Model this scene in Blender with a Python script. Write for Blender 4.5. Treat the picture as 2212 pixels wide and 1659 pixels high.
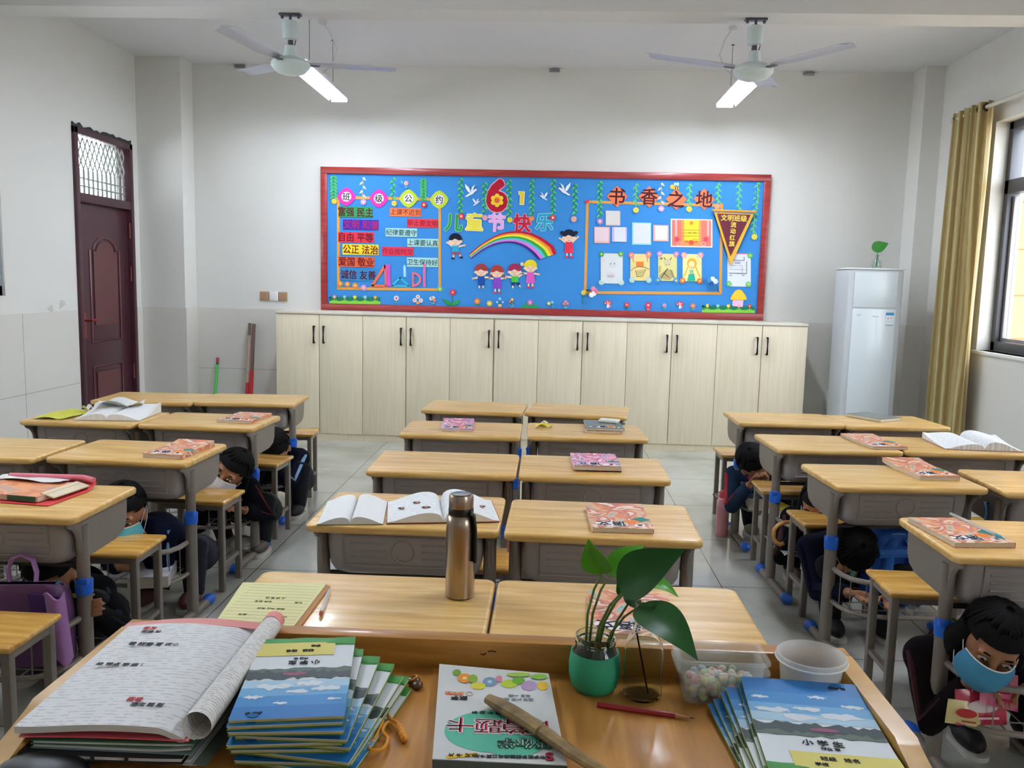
import bpy, bmesh, math, random
from mathutils import Vector as V, Matrix, Euler
from math import sin, cos, pi, radians as rad
SC = bpy.context.scene
for _o in list(bpy.data.objects): bpy.data.objects.remove(_o)
COL = SC.collection
random.seed(7)

# ------------------------------------------------------------------ camera
CAMZ, YAW, PITCH, ROLL, FPX = 1.42, .0415, .1201, .0233, 1824.2
_f = V((-sin(YAW)*cos(PITCH), cos(YAW)*cos(PITCH), -sin(PITCH)))
_r0 = V((cos(YAW), sin(YAW), 0)); _u0 = _r0.cross(_f)
_r = _r0*cos(ROLL)+_u0*sin(ROLL); _u = _u0*cos(ROLL)-_r0*sin(ROLL)
cd = bpy.data.cameras.new('camera'); cam = bpy.data.objects.new('camera', cd); COL.objects.link(cam)
cd.sensor_fit = 'HORIZONTAL'; cd.sensor_width = 36; cd.lens = FPX/2212*36; cd.clip_start = .05; cd.clip_end = 200
cam.matrix_world = Matrix(((_r.x, _u.x, -_f.x, 0), (_r.y, _u.y, -_f.y, 0), (_r.z, _u.z, -_f.z, CAMZ), (0, 0, 0, 1)))
SC.camera = cam
# ------------------------------------------------------------------ view, world, daylight
SC.view_settings.view_transform = 'Standard'; SC.view_settings.look = 'None'
SC.view_settings.exposure = 2.3; SC.view_settings.gamma = 1; SC.view_settings.use_curve_mapping = False
SC.cycles.max_bounces = 12; SC.cycles.diffuse_bounces = 5; SC.cycles.glossy_bounces = 3; SC.cycles.transmission_bounces = 12
SC.cycles.transparent_max_bounces = 12; SC.cycles.caustics_reflective = False; SC.cycles.caustics_refractive = False
SC.cycles.sample_clamp_indirect = 4
W = bpy.data.worlds.new('sky'); SC.world = W; W.use_nodes = True
bg = W.node_tree.nodes['Background']; bg.inputs[0].default_value = (.86, .93, 1, 1); bg.inputs[1].default_value = 2.3
LAMP_STRENGTH = 15.0
def portal(name, loc, rot, sx, sy):
    l = bpy.data.lights.new(name, 'AREA'); l.shape = 'RECTANGLE'; l.size = sx; l.size_y = sy
    l.cycles.is_portal = True
    o = bpy.data.objects.new(name, l); COL.objects.link(o); o.location = loc; o.rotation_euler = rot
portal('window_daylight', (3.42, 5.25, 1.83), (0, rad(90), 0), 1.68, 2.5)
portal('window_daylight', (-3.84, 3.7, 1.93), (0, rad(-90), 0), 1.36, 3.7)

# ------------------------------------------------------------------ measuring helpers (photo pixel on a known plane)
def ray(u, v): return _f+_r*((u-1106)/FPX)-_u*((v-829.5)/FPX)
O0 = V((0, 0, CAMZ))
def PY(u, v, Y): d = ray(u, v); return O0+d*(Y/d.y)
def PX(u, v, X): d = ray(u, v); return O0+d*(X/d.x)
def PZ(u, v, Z): d = ray(u, v); return O0+d*((Z-CAMZ)/d.z)

# ------------------------------------------------------------------ materials
def lin(h):
    h = h.lstrip('#'); c = [int(h[i:i+2], 16)/255 for i in (0, 2, 4)]
    return tuple((x/12.92 if x <= .04045 else ((x+.055)/1.055)**2.4) for x in c)+(1,)
_M = {}
def N(nt, t, **kw):
    n = nt.nodes.new(t)
    for k, v in kw.items(): setattr(n, k, v)
    return n
def mat(name, col, rough=.6, metal=0., spec=.5, var=0., vs=8., bump=0., bs=40., trans=0., ior=1.45, emit=0., alpha=1., sheen=0., coat=0., stretch=(1, 1, 1)):
    if name in _M: return _M[name]
    m = bpy.data.materials.new(name); m.use_nodes = True; nt = m.node_tree; p = nt.nodes['Principled BSDF']
    c = lin(col) if isinstance(col, str) else tuple(col)+(1,)
    p.inputs['Base Color'].default_value = c; p.inputs['Roughness'].default_value = rough; p.inputs['Metallic'].default_value = metal
    p.inputs['Specular IOR Level'].default_value = spec; p.inputs['IOR'].default_value = ior
    p.inputs['Transmission Weight'].default_value = trans; p.inputs['Alpha'].default_value = alpha
    p.inputs['Coat Weight'].default_value = coat; p.inputs['Coat Roughness'].default_value = .12
    if sheen: p.inputs['Sheen Weight'].default_value = sheen
    if emit: p.inputs['Emission Color'].default_value = c; p.inputs['Emission Strength'].default_value = emit
    if var or bump:
        tc = N(nt, 'ShaderNodeTexCoord'); mp = N(nt, 'ShaderNodeMapping'); mp.inputs['Scale'].default_value = stretch
        nt.links.new(tc.outputs['Object'], mp.inputs[0])
    if var:
        no = N(nt, 'ShaderNodeTexNoise'); no.inputs['Scale'].default_value = vs; no.inputs['Detail'].default_value = 5
        nt.links.new(mp.outputs[0], no.inputs['Vector'])
        mx = N(nt, 'ShaderNodeMix', data_type='RGBA')
        mx.inputs[6].default_value = tuple(max(0, x*(1-var)) for x in c[:3])+(1,); mx.inputs[7].default_value = tuple(min(1, x*(1+var)) for x in c[:3])+(1,)
        nt.links.new(no.outputs[0], mx.inputs[0]); nt.links.new(mx.outputs[2], p.inputs['Base Color'])
    if bump:
        n2 = N(nt, 'ShaderNodeTexNoise'); n2.inputs['Scale'].default_value = bs; n2.inputs['Detail'].default_value = 4
        nt.links.new(mp.outputs[0], n2.inputs['Vector'])
        b = N(nt, 'ShaderNodeBump'); b.inputs['Strength'].default_value = bump; b.inputs['Distance'].default_value = .01
        nt.links.new(n2.outputs[0], b.inputs['Height']); nt.links.new(b.outputs[0], p.inputs['Normal'])
    _M[name] = m; return m
def K(h, rough=.75): return mat('paper_'+h+('' if rough == .75 else str(rough)), h, rough, spec=.25)
def ramp(nt, stops, interp='LINEAR'):
    r = N(nt, 'ShaderNodeValToRGB'); r.color_ramp.interpolation = interp; e = r.color_ramp.elements
    while len(e) < len(stops): e.new(.5)
    for i, (p, c) in enumerate(stops): e[i].position = p; e[i].color = lin(c)
    return r
def wood(name, c0, c1, c2, rough=.28, axis=(1.2, 14, 14), scale=3., coat=.3, bumpy=.02):
    if name in _M: return _M[name]
    m = bpy.data.materials.new(name); m.use_nodes = True; nt = m.node_tree; p = nt.nodes['Principled BSDF']
    tc = N(nt, 'ShaderNodeTexCoord'); oi = N(nt, 'ShaderNodeObjectInfo'); mp = N(nt, 'ShaderNodeMapping'); mp.inputs['Scale'].default_value = axis
    ad = N(nt, 'ShaderNodeVectorMath', operation='ADD'); sc = N(nt, 'ShaderNodeVectorMath', operation='SCALE'); sc.inputs[0].default_value = (3, 7, 5)
    nt.links.new(oi.outputs['Random'], sc.inputs['Scale']); nt.links.new(tc.outputs['Object'], ad.inputs[0]); nt.links.new(sc.outputs[0], ad.inputs[1])
    nt.links.new(ad.outputs[0], mp.inputs[0])
    no = N(nt, 'ShaderNodeTexNoise'); no.inputs['Scale'].default_value = scale; no.inputs['Detail'].default_value = 7; no.inputs['Distortion'].default_value = .35
    nt.links.new(mp.outputs[0], no.inputs['Vector'])
    r = ramp(nt, [(.3, c0), (.52, c1), (.72, c2)]); nt.links.new(no.outputs[0], r.inputs[0]); nt.links.new(r.outputs[0], p.inputs['Base Color'])
    p.inputs['Roughness'].default_value = rough; p.inputs['Specular IOR Level'].default_value = .35; p.inputs['Coat Weight'].default_value = coat; p.inputs['Coat Roughness'].default_value = .12
    b = N(nt, 'ShaderNodeBump'); b.inputs['Strength'].default_value = bumpy; b.inputs['Distance'].default_value = .004
    nt.links.new(no.outputs[0], b.inputs['Height']); nt.links.new(b.outputs[0], p.inputs['Normal'])
    _M[name] = m; return m
def picture(name, stops, scale=9., rough=.4, stretch=(1, 1, 1), detail=2.):
    """printed illustration: patches of several inks"""
    if name in _M: return _M[name]
    m = bpy.data.materials.new(name); m.use_nodes = True; nt = m.node_tree; p = nt.nodes['Principled BSDF']
    tc = N(nt, 'ShaderNodeTexCoord'); mp = N(nt, 'ShaderNodeMapping'); mp.inputs['Scale'].default_value = stretch
    nt.links.new(tc.outputs['Object'], mp.inputs[0])
    no = N(nt, 'ShaderNodeTexNoise'); no.inputs['Scale'].default_value = scale; no.inputs['Detail'].default_value = detail; no.inputs['Distortion'].default_value = 1.2
    nt.links.new(mp.outputs[0], no.inputs['Vector'])
    r = ramp(nt, stops, 'CONSTANT'); nt.links.new(no.outputs[0], r.inputs[0]); nt.links.new(r.outputs[0], p.inputs['Base Color'])
    p.inputs['Roughness'].default_value = rough; _M[name] = m; return m
def page(name, base, ink, pitch=150., amount=.5, rough=.7, col=55.):
    """printed page: broken rows of grey type across local X"""
    if name in _M: return _M[name]
    m = bpy.data.materials.new(name); m.use_nodes = True; nt = m.node_tree; p = nt.nodes['Principled BSDF']
    tc = N(nt, 'ShaderNodeTexCoord')
    w = N(nt, 'ShaderNodeTexWave', wave_type='BANDS', bands_direction='Y'); w.inputs['Scale'].default_value = pitch/6.28*2; w.inputs['Distortion'].default_value = 0
    nt.links.new(tc.outputs['Object'], w.inputs[0])
    mp = N(nt, 'ShaderNodeMapping'); mp.inputs['Scale'].default_value = (1, 2.2, 0); nt.links.new(tc.outputs['Object'], mp.inputs[0])
    no = N(nt, 'ShaderNodeTexNoise'); no.inputs['Scale'].default_value = col; no.inputs['Detail'].default_value = 3; nt.links.new(mp.outputs[0], no.inputs['Vector'])
    a = N(nt, 'ShaderNodeMath', operation='GREATER_THAN'); a.inputs[1].default_value = .6; nt.links.new(w.outputs['Fac'], a.inputs[0])
    b = N(nt, 'ShaderNodeMath', operation='GREATER_THAN'); b.inputs[1].default_value = .5; nt.links.new(no.outputs[0], b.inputs[0])
    c = N(nt, 'ShaderNodeMath', operation='MULTIPLY'); nt.links.new(a.outputs[0], c.inputs[0]); nt.links.new(b.outputs[0], c.inputs[1])
    d = N(nt, 'ShaderNodeMath', operation='MULTIPLY'); d.inputs[1].default_value = amount; nt.links.new(c.outputs[0], d.inputs[0])
    mx = N(nt, 'ShaderNodeMix', data_type='RGBA'); mx.inputs[6].default_value = lin(base); mx.inputs[7].default_value = lin(ink)
    nt.links.new(d.outputs[0], mx.inputs[0]); nt.links.new(mx.outputs[2], p.inputs['Base Color']); p.inputs['Roughness'].default_value = rough
    _M[name] = m; return m

# ------------------------------------------------------------------ mesh builder
_TXT = {}
def text_mesh(s, size=1., offset=0., extrude=.0, spacing=1.):
    k = (s, size, offset, extrude, spacing)
    if k not in _TXT:
        c = bpy.data.curves.new('lettering', 'FONT'); c.body = s; c.size = size; c.offset = offset; c.extrude = extrude; c.space_character = spacing
        c.align_x = 'CENTER'; c.align_y = 'CENTER'; c.resolution_u = 3
        o = bpy.data.objects.new('lettering', c); COL.objects.link(o)
        me = bpy.data.meshes.new_from_object(o.evaluated_get(bpy.context.evaluated_depsgraph_get()))
        bpy.data.objects.remove(o); bpy.data.curves.remove(c)
        vs = [v.co.copy() for v in me.vertices]
        if vs:
            cx = (min(v.x for v in vs)+max(v.x for v in vs))/2; cy = (min(v.y for v in vs)+max(v.y for v in vs))/2
            vs = [v-V((cx, cy, 0)) for v in vs]
        _TXT[k] = (vs, [tuple(p.vertices) for p in me.polygons]); bpy.data.meshes.remove(me)
    return _TXT[k]
def frame(d):
    d = V(d).normalized(); a = V((0, 0, 1)) if abs(d.z) < .95 else V((1, 0, 0)); x = d.cross(a).normalized(); return x, x.cross(d).normalized()
class B:
    def __init__(s): s.bm = bmesh.new(); s.mi = 0; s.mats = []
    def m(s, mt):
        if mt not in s.mats: s.mats.append(mt)
        s.mi = s.mats.index(mt); return s
    def f(s, vs):
        try: fc = s.bm.faces.new(vs); fc.material_index = s.mi; fc.smooth = True; return fc
        except ValueError: return None
    def v(s, p): return s.bm.verts.new(p)
    def box(s, c, sz, rot=None, bev=0., seg=2, M=None):
        t = bmesh.new(); bmesh.ops.create_cube(t, size=1)
        for v in t.verts: v.co = V((v.co.x*sz[0], v.co.y*sz[1], v.co.z*sz[2]))
        if bev: bmesh.ops.bevel(t, geom=t.edges[:], offset=bev, segments=seg, profile=.5, affect='EDGES')
        X = Matrix.Translation(c)
        if rot: X = X @ Euler(rot).to_matrix().to_4x4()
        if M: X = M @ X
        s.join(t, X); return s
    def join(s, t, X=None):
        mp = {v: s.v(X @ v.co if X else v.co) for v in t.verts}
        for f in t.faces: s.f([mp[v] for v in f.verts])
        t.free()
    def bx(s, a, b, bev=0., seg=2):
        return s.box([(a[i]+b[i])/2 for i in range(3)], [abs(b[i]-a[i]) for i in range(3)], bev=bev, seg=seg)
    def ring(s, c, x, y, r, n, ry=None): return [s.v(V(c)+x*(r*cos(2*pi*i/n))+y*((ry if ry is not None else r)*sin(2*pi*i/n))) for i in range(n)]
    def loft(s, rings, caps=True, close=False):
        n = len(rings[0]); L = len(rings)
        for k in range(L if close else L-1):
            a, b = rings[k], rings[(k+1) % L]
            for i in range(n): s.f([a[i], a[(i+1) % n], b[(i+1) % n], b[i]])
        if caps and not close: s.f(rings[0][::-1]); s.f(rings[-1])
        return s
    def cyl(s, a, b, r, r2=None, n=16, caps=True):
        x, y = frame(V(b)-V(a)); return s.loft([s.ring(a, x, y, r, n), s.ring(b, x, y, r if r2 is None else r2, n)], caps)
    def tube(s, pts, r, n=8, caps=True, close=False, flat=1.):
        pts = [V(p) for p in pts]; L = len(pts); rs = r if isinstance(r, (list, tuple)) else [r]*L
        x = None; rings = []
        for i, p in enumerate(pts):
            d = (pts[(i+1) % L]-pts[i-1]) if (close or 0 < i < L-1) else (pts[1]-pts[0] if i == 0 else pts[-1]-pts[-2])
            d.normalize()
            if x is None: x, y = frame(d)
            else:
                x = x-d*x.dot(d)
                if x.length < 1e-6: x, y = frame(d)
                x.normalize()
            y = x.cross(d); rings.append(s.ring(p, x, y, rs[i], n, rs[i]*flat))
        return s.loft(rings, caps, close)
    def lathe(s, prof, c=(0, 0, 0), n=32, M=None):
        c = V(c); rings = []
        for r, z in prof:
            ps = [c+V((max(r, 1e-5)*cos(2*pi*i/n), max(r, 1e-5)*sin(2*pi*i/n), z)) for i in range(n)]
            rings.append([s.v(M @ p if M else p) for p in ps])
        return s.loft(rings, True)
    def ell(s, c, r, R=None, nu=16, nv=10):
        rings = []; c = V(c)
        for j in range(nv+1):
            t = pi*j/nv; z = -cos(t); q = max(sin(t), 1e-4)
            ps = [V((r[0]*q*cos(2*pi*i/nu), r[1]*q*sin(2*pi*i/nu), r[2]*z)) for i in range(nu)]
            rings.append([s.v(c+(R @ p if R else p)) for p in ps])
        return s.loft(rings, True)
    def prism(s, pts, t):
        pts = [V(p) for p in pts]; t = V(t); a = [s.v(p) for p in pts]; b = [s.v(p+t) for p in pts]; n = len(pts)
        s.f(a[::-1]); s.f(b)
        for i in range(n): s.f([a[i], a[(i+1) % n], b[(i+1) % n], b[i]])
        return s
    def grid(s, fn, nu, nv, th=None, wrap=False):
        """surface fn(u,v) 0..1; th = thickness vector makes it a closed sheet"""
        def lay(off): return [[s.v(V(fn(i/nu, j/nv))+off) for i in range(nu+1)] for j in range(nv+1)]
        a = lay(V((0, 0, 0)))
        for j in range(nv):
            for i in range(nu): s.f([a[j][i], a[j][i+1], a[j+1][i+1], a[j+1][i]])
        if th is not None:
            b = lay(V(th))
            for j in range(nv):
                for i in range(nu): s.f([b[j][i], b[j+1][i], b[j+1][i+1], b[j][i+1]])
            for i in range(nu): s.f([a[0][i], b[0][i], b[0][i+1], a[0][i+1]]); s.f([a[nv][i], a[nv][i+1], b[nv][i+1], b[nv][i]])
            for j in range(nv): s.f([a[j][0], a[j+1][0], b[j+1][0], b[j][0]]); s.f([a[j][nu], b[j][nu], b[j+1][nu], a[j+1][nu]])
        return s
    def text(s, st, size, X, bold=0., extrude=.0004, spacing=1.):
        vs, fs = text_mesh(st, 1., 0., .0004/size, spacing); k = 1 if bold <= 0 else 4 if bold < .03 else 10
        for q in range(k):
            sh = V((bold*cos(q*2*pi/k+.78), bold*sin(q*2*pi/k+.78), q*5e-5/size)) if k > 1 else V((0, 0, 0))
            w = [s.v(X @ ((p+sh)*size)) for p in vs]
            for f in fs: s.f([w[i] for i in f])
        return s
    def build(s, name, mt=None, parent=None, loc=None, rot=None, sharp=35, centre=False, keep=False):
        bmesh.ops.remove_doubles(s.bm, verts=s.bm.verts[:], dist=1e-6)
        bmesh.ops.recalc_face_normals(s.bm, faces=s.bm.faces[:])
        cs = cos(rad(sharp))
        for e in s.bm.edges:
            if len(e.link_faces) != 2 or e.link_faces[0].normal.dot(e.link_faces[1].normal) < cs: e.smooth = False
        off = V((0, 0, 0))
        if centre and s.bm.verts:
            co = [v.co for v in s.bm.verts]; off = V(((min(c.x for c in co)+max(c.x for c in co))/2, (min(c.y for c in co)+max(c.y for c in co))/2, min(c.z for c in co)))
            for v in s.bm.verts: v.co -= off
        me = bpy.data.meshes.new(name); s.bm.to_mesh(me); s.bm.free()
        for q in ([mt] if mt else s.mats): me.materials.append(q)
        o = bpy.data.objects.new(name, me); COL.objects.link(o)
        if parent: o.parent = parent
        o.location = V(loc) if loc is not None else off
        if rot: o.rotation_euler = rot
        return o
def thing(name, label, cat, loc=(0, 0, 0), rz=0., group=None, rot=None):
    o = bpy.data.objects.new(name, None); COL.objects.link(o); o.empty_display_size = .05
    o.location = loc; o.rotation_euler = rot or (0, 0, rz); return tag(o, label, cat, group)
def tag(o, label, cat, group=None):
    o['label'] = label; o['category'] = cat
    if group: o['group'] = group
    return o
def struct(b, name, mt=None, label=None, cat=None):
    o = b.build(name, mt); o['kind'] = 'structure'
    if label: o['label'] = label
    if cat: o['category'] = cat
    return o
def dup(root, loc, rz, label, group=None):
    r = root.copy(); COL.objects.link(r); r.location = loc; r.rotation_euler = (0, 0, rz); r['label'] = label
    if group: r['group'] = group
    for ch in list(root.children):
        c = ch.copy(); COL.objects.link(c); c.parent = r
        for g in list(ch.children):
            d = g.copy(); COL.objects.link(d); d.parent = c
    return r
def arc(cx, cy, rx, ry, a0, a1, n): return [(cx+rx*cos(rad(a0+(a1-a0)*i/n)), cy+ry*sin(rad(a0+(a1-a0)*i/n))) for i in range(n+1)]
def TR(x, y, z, rz=0., rx=0.): return Matrix.Translation((x, y, z)) @ Matrix.Rotation(rz, 4, 'Z') @ Matrix.Rotation(rx, 4, 'X')
# ------------------------------------------------------------------ room
XL, XR, YB, ZC, YF = -3.65, 3.25, 7.7, 3.29, -2.2
WALL = mat('wall_paint', 'dad9d4', .85, spec=.2, var=.035, vs=1.6, bump=.02, bs=60)
CEIL = mat('ceiling_paint', 'dedee0', .9, spec=.2, var=.03, vs=1.2)
TILE = mat('wainscot_tile', 'd3d0c9', .42, spec=.4, var=.05, vs=2.2)
def floor_mat():
    m = bpy.data.materials.new('floor_tile'); m.use_nodes = True; nt = m.node_tree; p = nt.nodes['Principled BSDF']
    tc = N(nt, 'ShaderNodeTexCoord'); mp = N(nt, 'ShaderNodeMapping'); mp.inputs['Location'].default_value = (1.39, -5.43+.75*8, 0)
    nt.links.new(tc.outputs['Object'], mp.inputs[0])
    br = N(nt, 'ShaderNodeTexBrick', offset=0., squash=1.); br.inputs['Scale'].default_value = 1; br.inputs['Brick Width'].default_value = .75; br.inputs['Row Height'].default_value = .75
    br.inputs['Mortar Size'].default_value = .0025; br.inputs['Mortar Smooth'].default_value = .1
    br.inputs['Color1'].default_value = lin('bdbdb4'); br.inputs['Color2'].default_value = lin('b6b7af'); br.inputs['Mortar'].default_value = lin('5d5c55')
    nt.links.new(mp.outputs[0], br.inputs['Vector'])
    no = N(nt, 'ShaderNodeTexNoise'); no.inputs['Scale'].default_value = 2.4; no.inputs['Detail'].default_value = 8; nt.links.new(tc.outputs['Object'], no.inputs['Vector'])
    r = ramp(nt, [(.3, 'b4b2aa'), (.6, 'ffffff')]); nt.links.new(no.outputs[0], r.inputs[0])
    mx = N(nt, 'ShaderNodeMix', data_type='RGBA', blend_type='MULTIPLY'); mx.inputs[0].default_value = .5
    nt.links.new(br.outputs[0], mx.inputs[6]); nt.links.new(r.outputs[0], mx.inputs[7]); nt.links.new(mx.outputs[2], p.inputs['Base Color'])
    p.inputs['Roughness'].default_value = .13; p.inputs['Specular IOR Level'].default_value = .55; return m
struct(B().bx((XL-.3, YF-.3, -.12), (XR+.3, YB+.3, 0)), 'floor', floor_mat())
struct(B().bx((XL-.3, YF-.3, ZC), (XR+.3, YB+.3, ZC+.15)), 'ceiling', CEIL)
b = B()   # ceiling beams across the room; the visible one carries both fans
for y0, y1 in ((5.2, 5.42), (1.6, 1.82)): b.bx((XL, y0, 3.01), (XR, y1, ZC))
struct(b, 'trim_1', mat('beam_paint', 'd8d8d8', .85, spec=.2, var=.03, vs=2), 'plastered ceiling beam crossing the room above both fans')
def wall_x(name, x0, x1, holes, mt):
    """wall in a Y-Z plane with rectangular holes (y0,y1,z0,z1), sorted by y"""
    b = B(); y = YF-.24
    for h in holes:
        b.bx((x0, y, 0), (x1, h[0], ZC)); b.bx((x0, h[0], 0), (x1, h[1], h[2])); b.bx((x0, h[0], h[3]), (x1, h[1], ZC)); y = h[1]
    b.bx((x0, y, 0), (x1, YB+.24, ZC)); return struct(b, name, mt)
DY0, DY1, DZ = 6.42, 7.32, 2.52                     # door opening
LW = (1.9, 5.55, 1.25, 2.62)                        # corridor window opening in the left wall
RW = ((-1.6, -.2, .99, 2.67), (4.0, 6.55, .99, 2.67))  # first opening is unseen, added to let daylight onto the foreground
wall_x('wall_left', XL-.24, XL, (LW, (DY0, DY1, 0, DZ)), WALL)
wall_x('wall_right', XR, XR+.24, RW, WALL)
struct(B().bx((XL, YB, 0), (XR, YB+.24, ZC)), 'wall_back', WALL)
struct(B().bx((XL, YF-.24, 0), (XR, YF, ZC)), 'wall_front', WALL)
struct(B().bx((XL, 7.45, 0), (-3.25, YB, ZC)), 'trim_2', WALL, 'plastered corner column beside the brown door')
struct(B().bx((3.09, 7.45, 0), (XR, YB, ZC)), 'trim_3', WALL, 'plastered corner column behind the beige curtain')
b = B(); t = .012; z1 = 1.125                          # tile wainscot, 12 mm proud
b.bx((XL, YF, 0), (XL+t, DY0-.03, z1)); b.bx((XL, DY1+.03, 0), (XL+t, 7.45, z1))
b.bx((XL, 7.45-t, 0), (-3.25+t, 7.45, z1)); b.bx((-3.25, 7.45, 0), (-3.25+t, YB, z1)); b.bx((-3.25, YB-t, 0), (3.09, YB, z1))
b.bx((3.09-t, 7.45, 0), (3.09, YB, z1)); b.bx((3.09-t, 7.45-t, 0), (XR, 7.45, z1)); b.bx((XR-t, YF, 0), (XR, 7.45, .975))
struct(b, 'trim_4', TILE, 'grey tiled wainscot along the lower walls')
b = B()
for y in (5.7, 4.9, 4.1): b.bx((XL+t, y, 0), (XL+t+.0008, y+.004, z1))
b.bx((XL+t, YF, .56), (XL+t+.0008, DY0-.03, .564)); b.bx((-3.24, YB-t-.0008, .56), (-2.4, YB-t, .564))
struct(b, 'trim_5', mat('grout', '9c9a93', .9), 'thin tile joints of the wainscot')
b = B()     # patches of flaked paint above the wainscot by the door
for y, z, r in ((6.2, 1.18, .05), (6.06, 1.15, .04)):
    b.prism([(XL+.0003, y+r*1.3*cos(a)*random.uniform(.3, 1.3), z+r*.8*sin(a)*random.uniform(.3, 1.3)) for a in [i*.52 for i in range(12)]], (.0006, 0, 0))
struct(b, 'trim_6', mat('damp_stain', 'c6c3ba', .95, var=.2, vs=30), 'flaked paint above the wainscot near the door')
# ---- door on the left wall with a barred transom
DB = mat('door_enamel', '43202a', .38, spec=.5, var=.12, vs=3, coat=.25)
DE = mat('door_copper_edge', '6e3030', .4)
d = thing('door_1', 'dark red-brown panelled door with barred transom window on the left wall', 'door', (XL, DY0, 0)); d['kind'] = 'structure'
b = B()
for y in (0, .9-.05): b.bx((-.1, y, 0), (.025, y+.05, DZ), .004)
b.bx((-.1, 0, 2.47), (.025, .9, DZ), .004); b.bx((-.1, .04, 1.96), (.022, .86, 2.03), .004)
b.build('door_frame', DB, d)
bb = B()
prof = [(.0, 2.52)]+[(.9*i/18, 2.525+random.uniform(.0, .035)) for i in range(19)]+[(.9, 2.52)]
bb.prism([(.002, y, z) for y, z in prof], (.012, 0, 0)).build('torn_foil_edge', mat('torn_foil', '2d2b38', .5, var=.2, vs=30), d)
b = B(); b.bx((-.06, .05, .012), (-.015, .85, 1.96), .003)
leaf = b.build('door_leaf', DB, d)
def panel(y0, y1, z0, z1, arch):
    p = [(y0, z0), (y1, z0), (y1, z1)]
    if arch: p += [((y0+y1)/2+(y1-y0)/2*cos(a)*.75, z1+.1*sin(a)) for a in [pi*i/10 for i in range(11)]]
    p += [(y0, z1)]; return p
b = B()
for y0, y1, z0, z1, a in ((.22, .68, .86, 1.6, 1), (.22, .68, .2, .66, 0)):
    pts = [V((-.015, y, z)) for y, z in panel(y0, y1, z0, z1, a)]
    b.tube(pts, .011, 6, close=True)
    c = sum(pts, V())/len(pts); b.prism([c+(p-c)*.8 for p in pts], (.008, 0, 0))
b.build('door_panel_moulding', mat('door_moulding', '5a2a2e', .35, coat=.3), leaf)
b = B(); b.box((-.01, .1, 1.0), (.012, .045, .2), bev=.005); b.cyl((-.01, .1, 1.04), (.05, .1, 1.04), .009); b.tube([(.05, .1, 1.04), (.05, .13, 1.045), (.05, .21, 1.04)], [.01, .01, .007], 8)
b.build('door_handle', mat('copper_red', 'a8322a', .3, metal=.7), leaf)
for z in (1.35, 1.72, .5): B().cyl((.0, .855, z), (.0, .855, z+.13), .011).build('door_hinge', DE, d)
b = B(); nb = 12
for i in range(nb):
    y = .07+i*.068; b.cyl((-.03, y, 2.03), (-.03, y, 2.22), .009, n=6)
    for k, sgn in ((0, 1), (0, -1)):
        b.tube([(-.03, y, 2.22), (-.03, y+.034*sgn, 2.28), (-.03, y, 2.34), (-.03, y-.034*sgn, 2.40), (-.03, y, 2.46)], .0055, 5)
for z in (2.09, 2.15): b.cyl((-.028, .05, z), (-.028, .85, z), .006, n=6)
b.build('transom_grille', mat('grille_white', '8f9893', .5), d)
GLASS = mat('window_glass', 'e6f0ee', .03, spec=.5, alpha=.04)
B().bx((-.075, .05, 2.03), (-.07, .85, 2.47)).build('transom_glass', GLASS, d)
# ---- windows
FR = mat('window_frame_grey', '55565c', .45, metal=.3)
def window(name, label, x, y0, y1, z0, z1, tz, muls, side, FR=FR):
    w = thing(name, label, 'window', (x, y0, z0)); w['kind'] = 'structure'; L = y1-y0; H = z1-z0; b = B(); f = .055
    for a, c in (((0, 0), (f, H)), ((L-f, 0), (L, H))): b.bx((0, a[0], 0), (.09, c[0], H), .003)
    b.bx((0, 0, 0), (.09, L, f+.015), .003); b.bx((0, 0, H-f), (.09, L, H), .003); b.bx((0, 0, tz-z0-.05), (.09, L, tz-z0+.05), .003)
    for k, m in enumerate(muls):
        b.bx((.01, m-.035, 0), (.08, m+.035, tz-z0), .003)
        b.bx((.01, m-.02, tz-z0), (.08, m+.02, H), .003)
    fr = b.build('window_frame', FR, w)
    b = B()
    ed = [0]+muls+[L]
    for i in range(len(ed)-1):
        a, c = ed[i]+.06, ed[i+1]-.06
        for q in ((a, a+.03), (c-.03, c)): b.bx((.035, q[0], .09), (.065, q[1], tz-z0-.07), .003)
        b.bx((.035, a, .075), (.065, c, .1), .003)
    b.build('window_sash', mat('window_sash', '8b8a90', .4, metal=.2), w)
    B().bx((.048, .03, .03), (.053, L-.03, H-.03)).build('window_glass', GLASS, w)
    return w
window('window_1', 'grey aluminium window beyond the beige curtain, tan wall outside', XR+.1, *RW[1], 2.2, [.62, 1.27, 1.92], 1)
window('window_added', 'grey window of the right wall beside the lectern', XR+.1, *RW[0], 2.2, [.7], 1)  # added window out of view, brightens the lectern end
window('window_2', 'corridor window of the left wall', XL-.11, *LW, 2.2, [.9, 1.8, 2.7], -1, mat('frame_pale', '9aa3ab', .5))
b = B(); b.bx((XR-.03, RW[1][0]-.04, .965), (XR+.1, RW[1][1]+.02, .99), .004)
struct(b, 'trim_7', mat('sill_white', 'e4e3df', .4), 'white window sill of the right wall')
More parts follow.
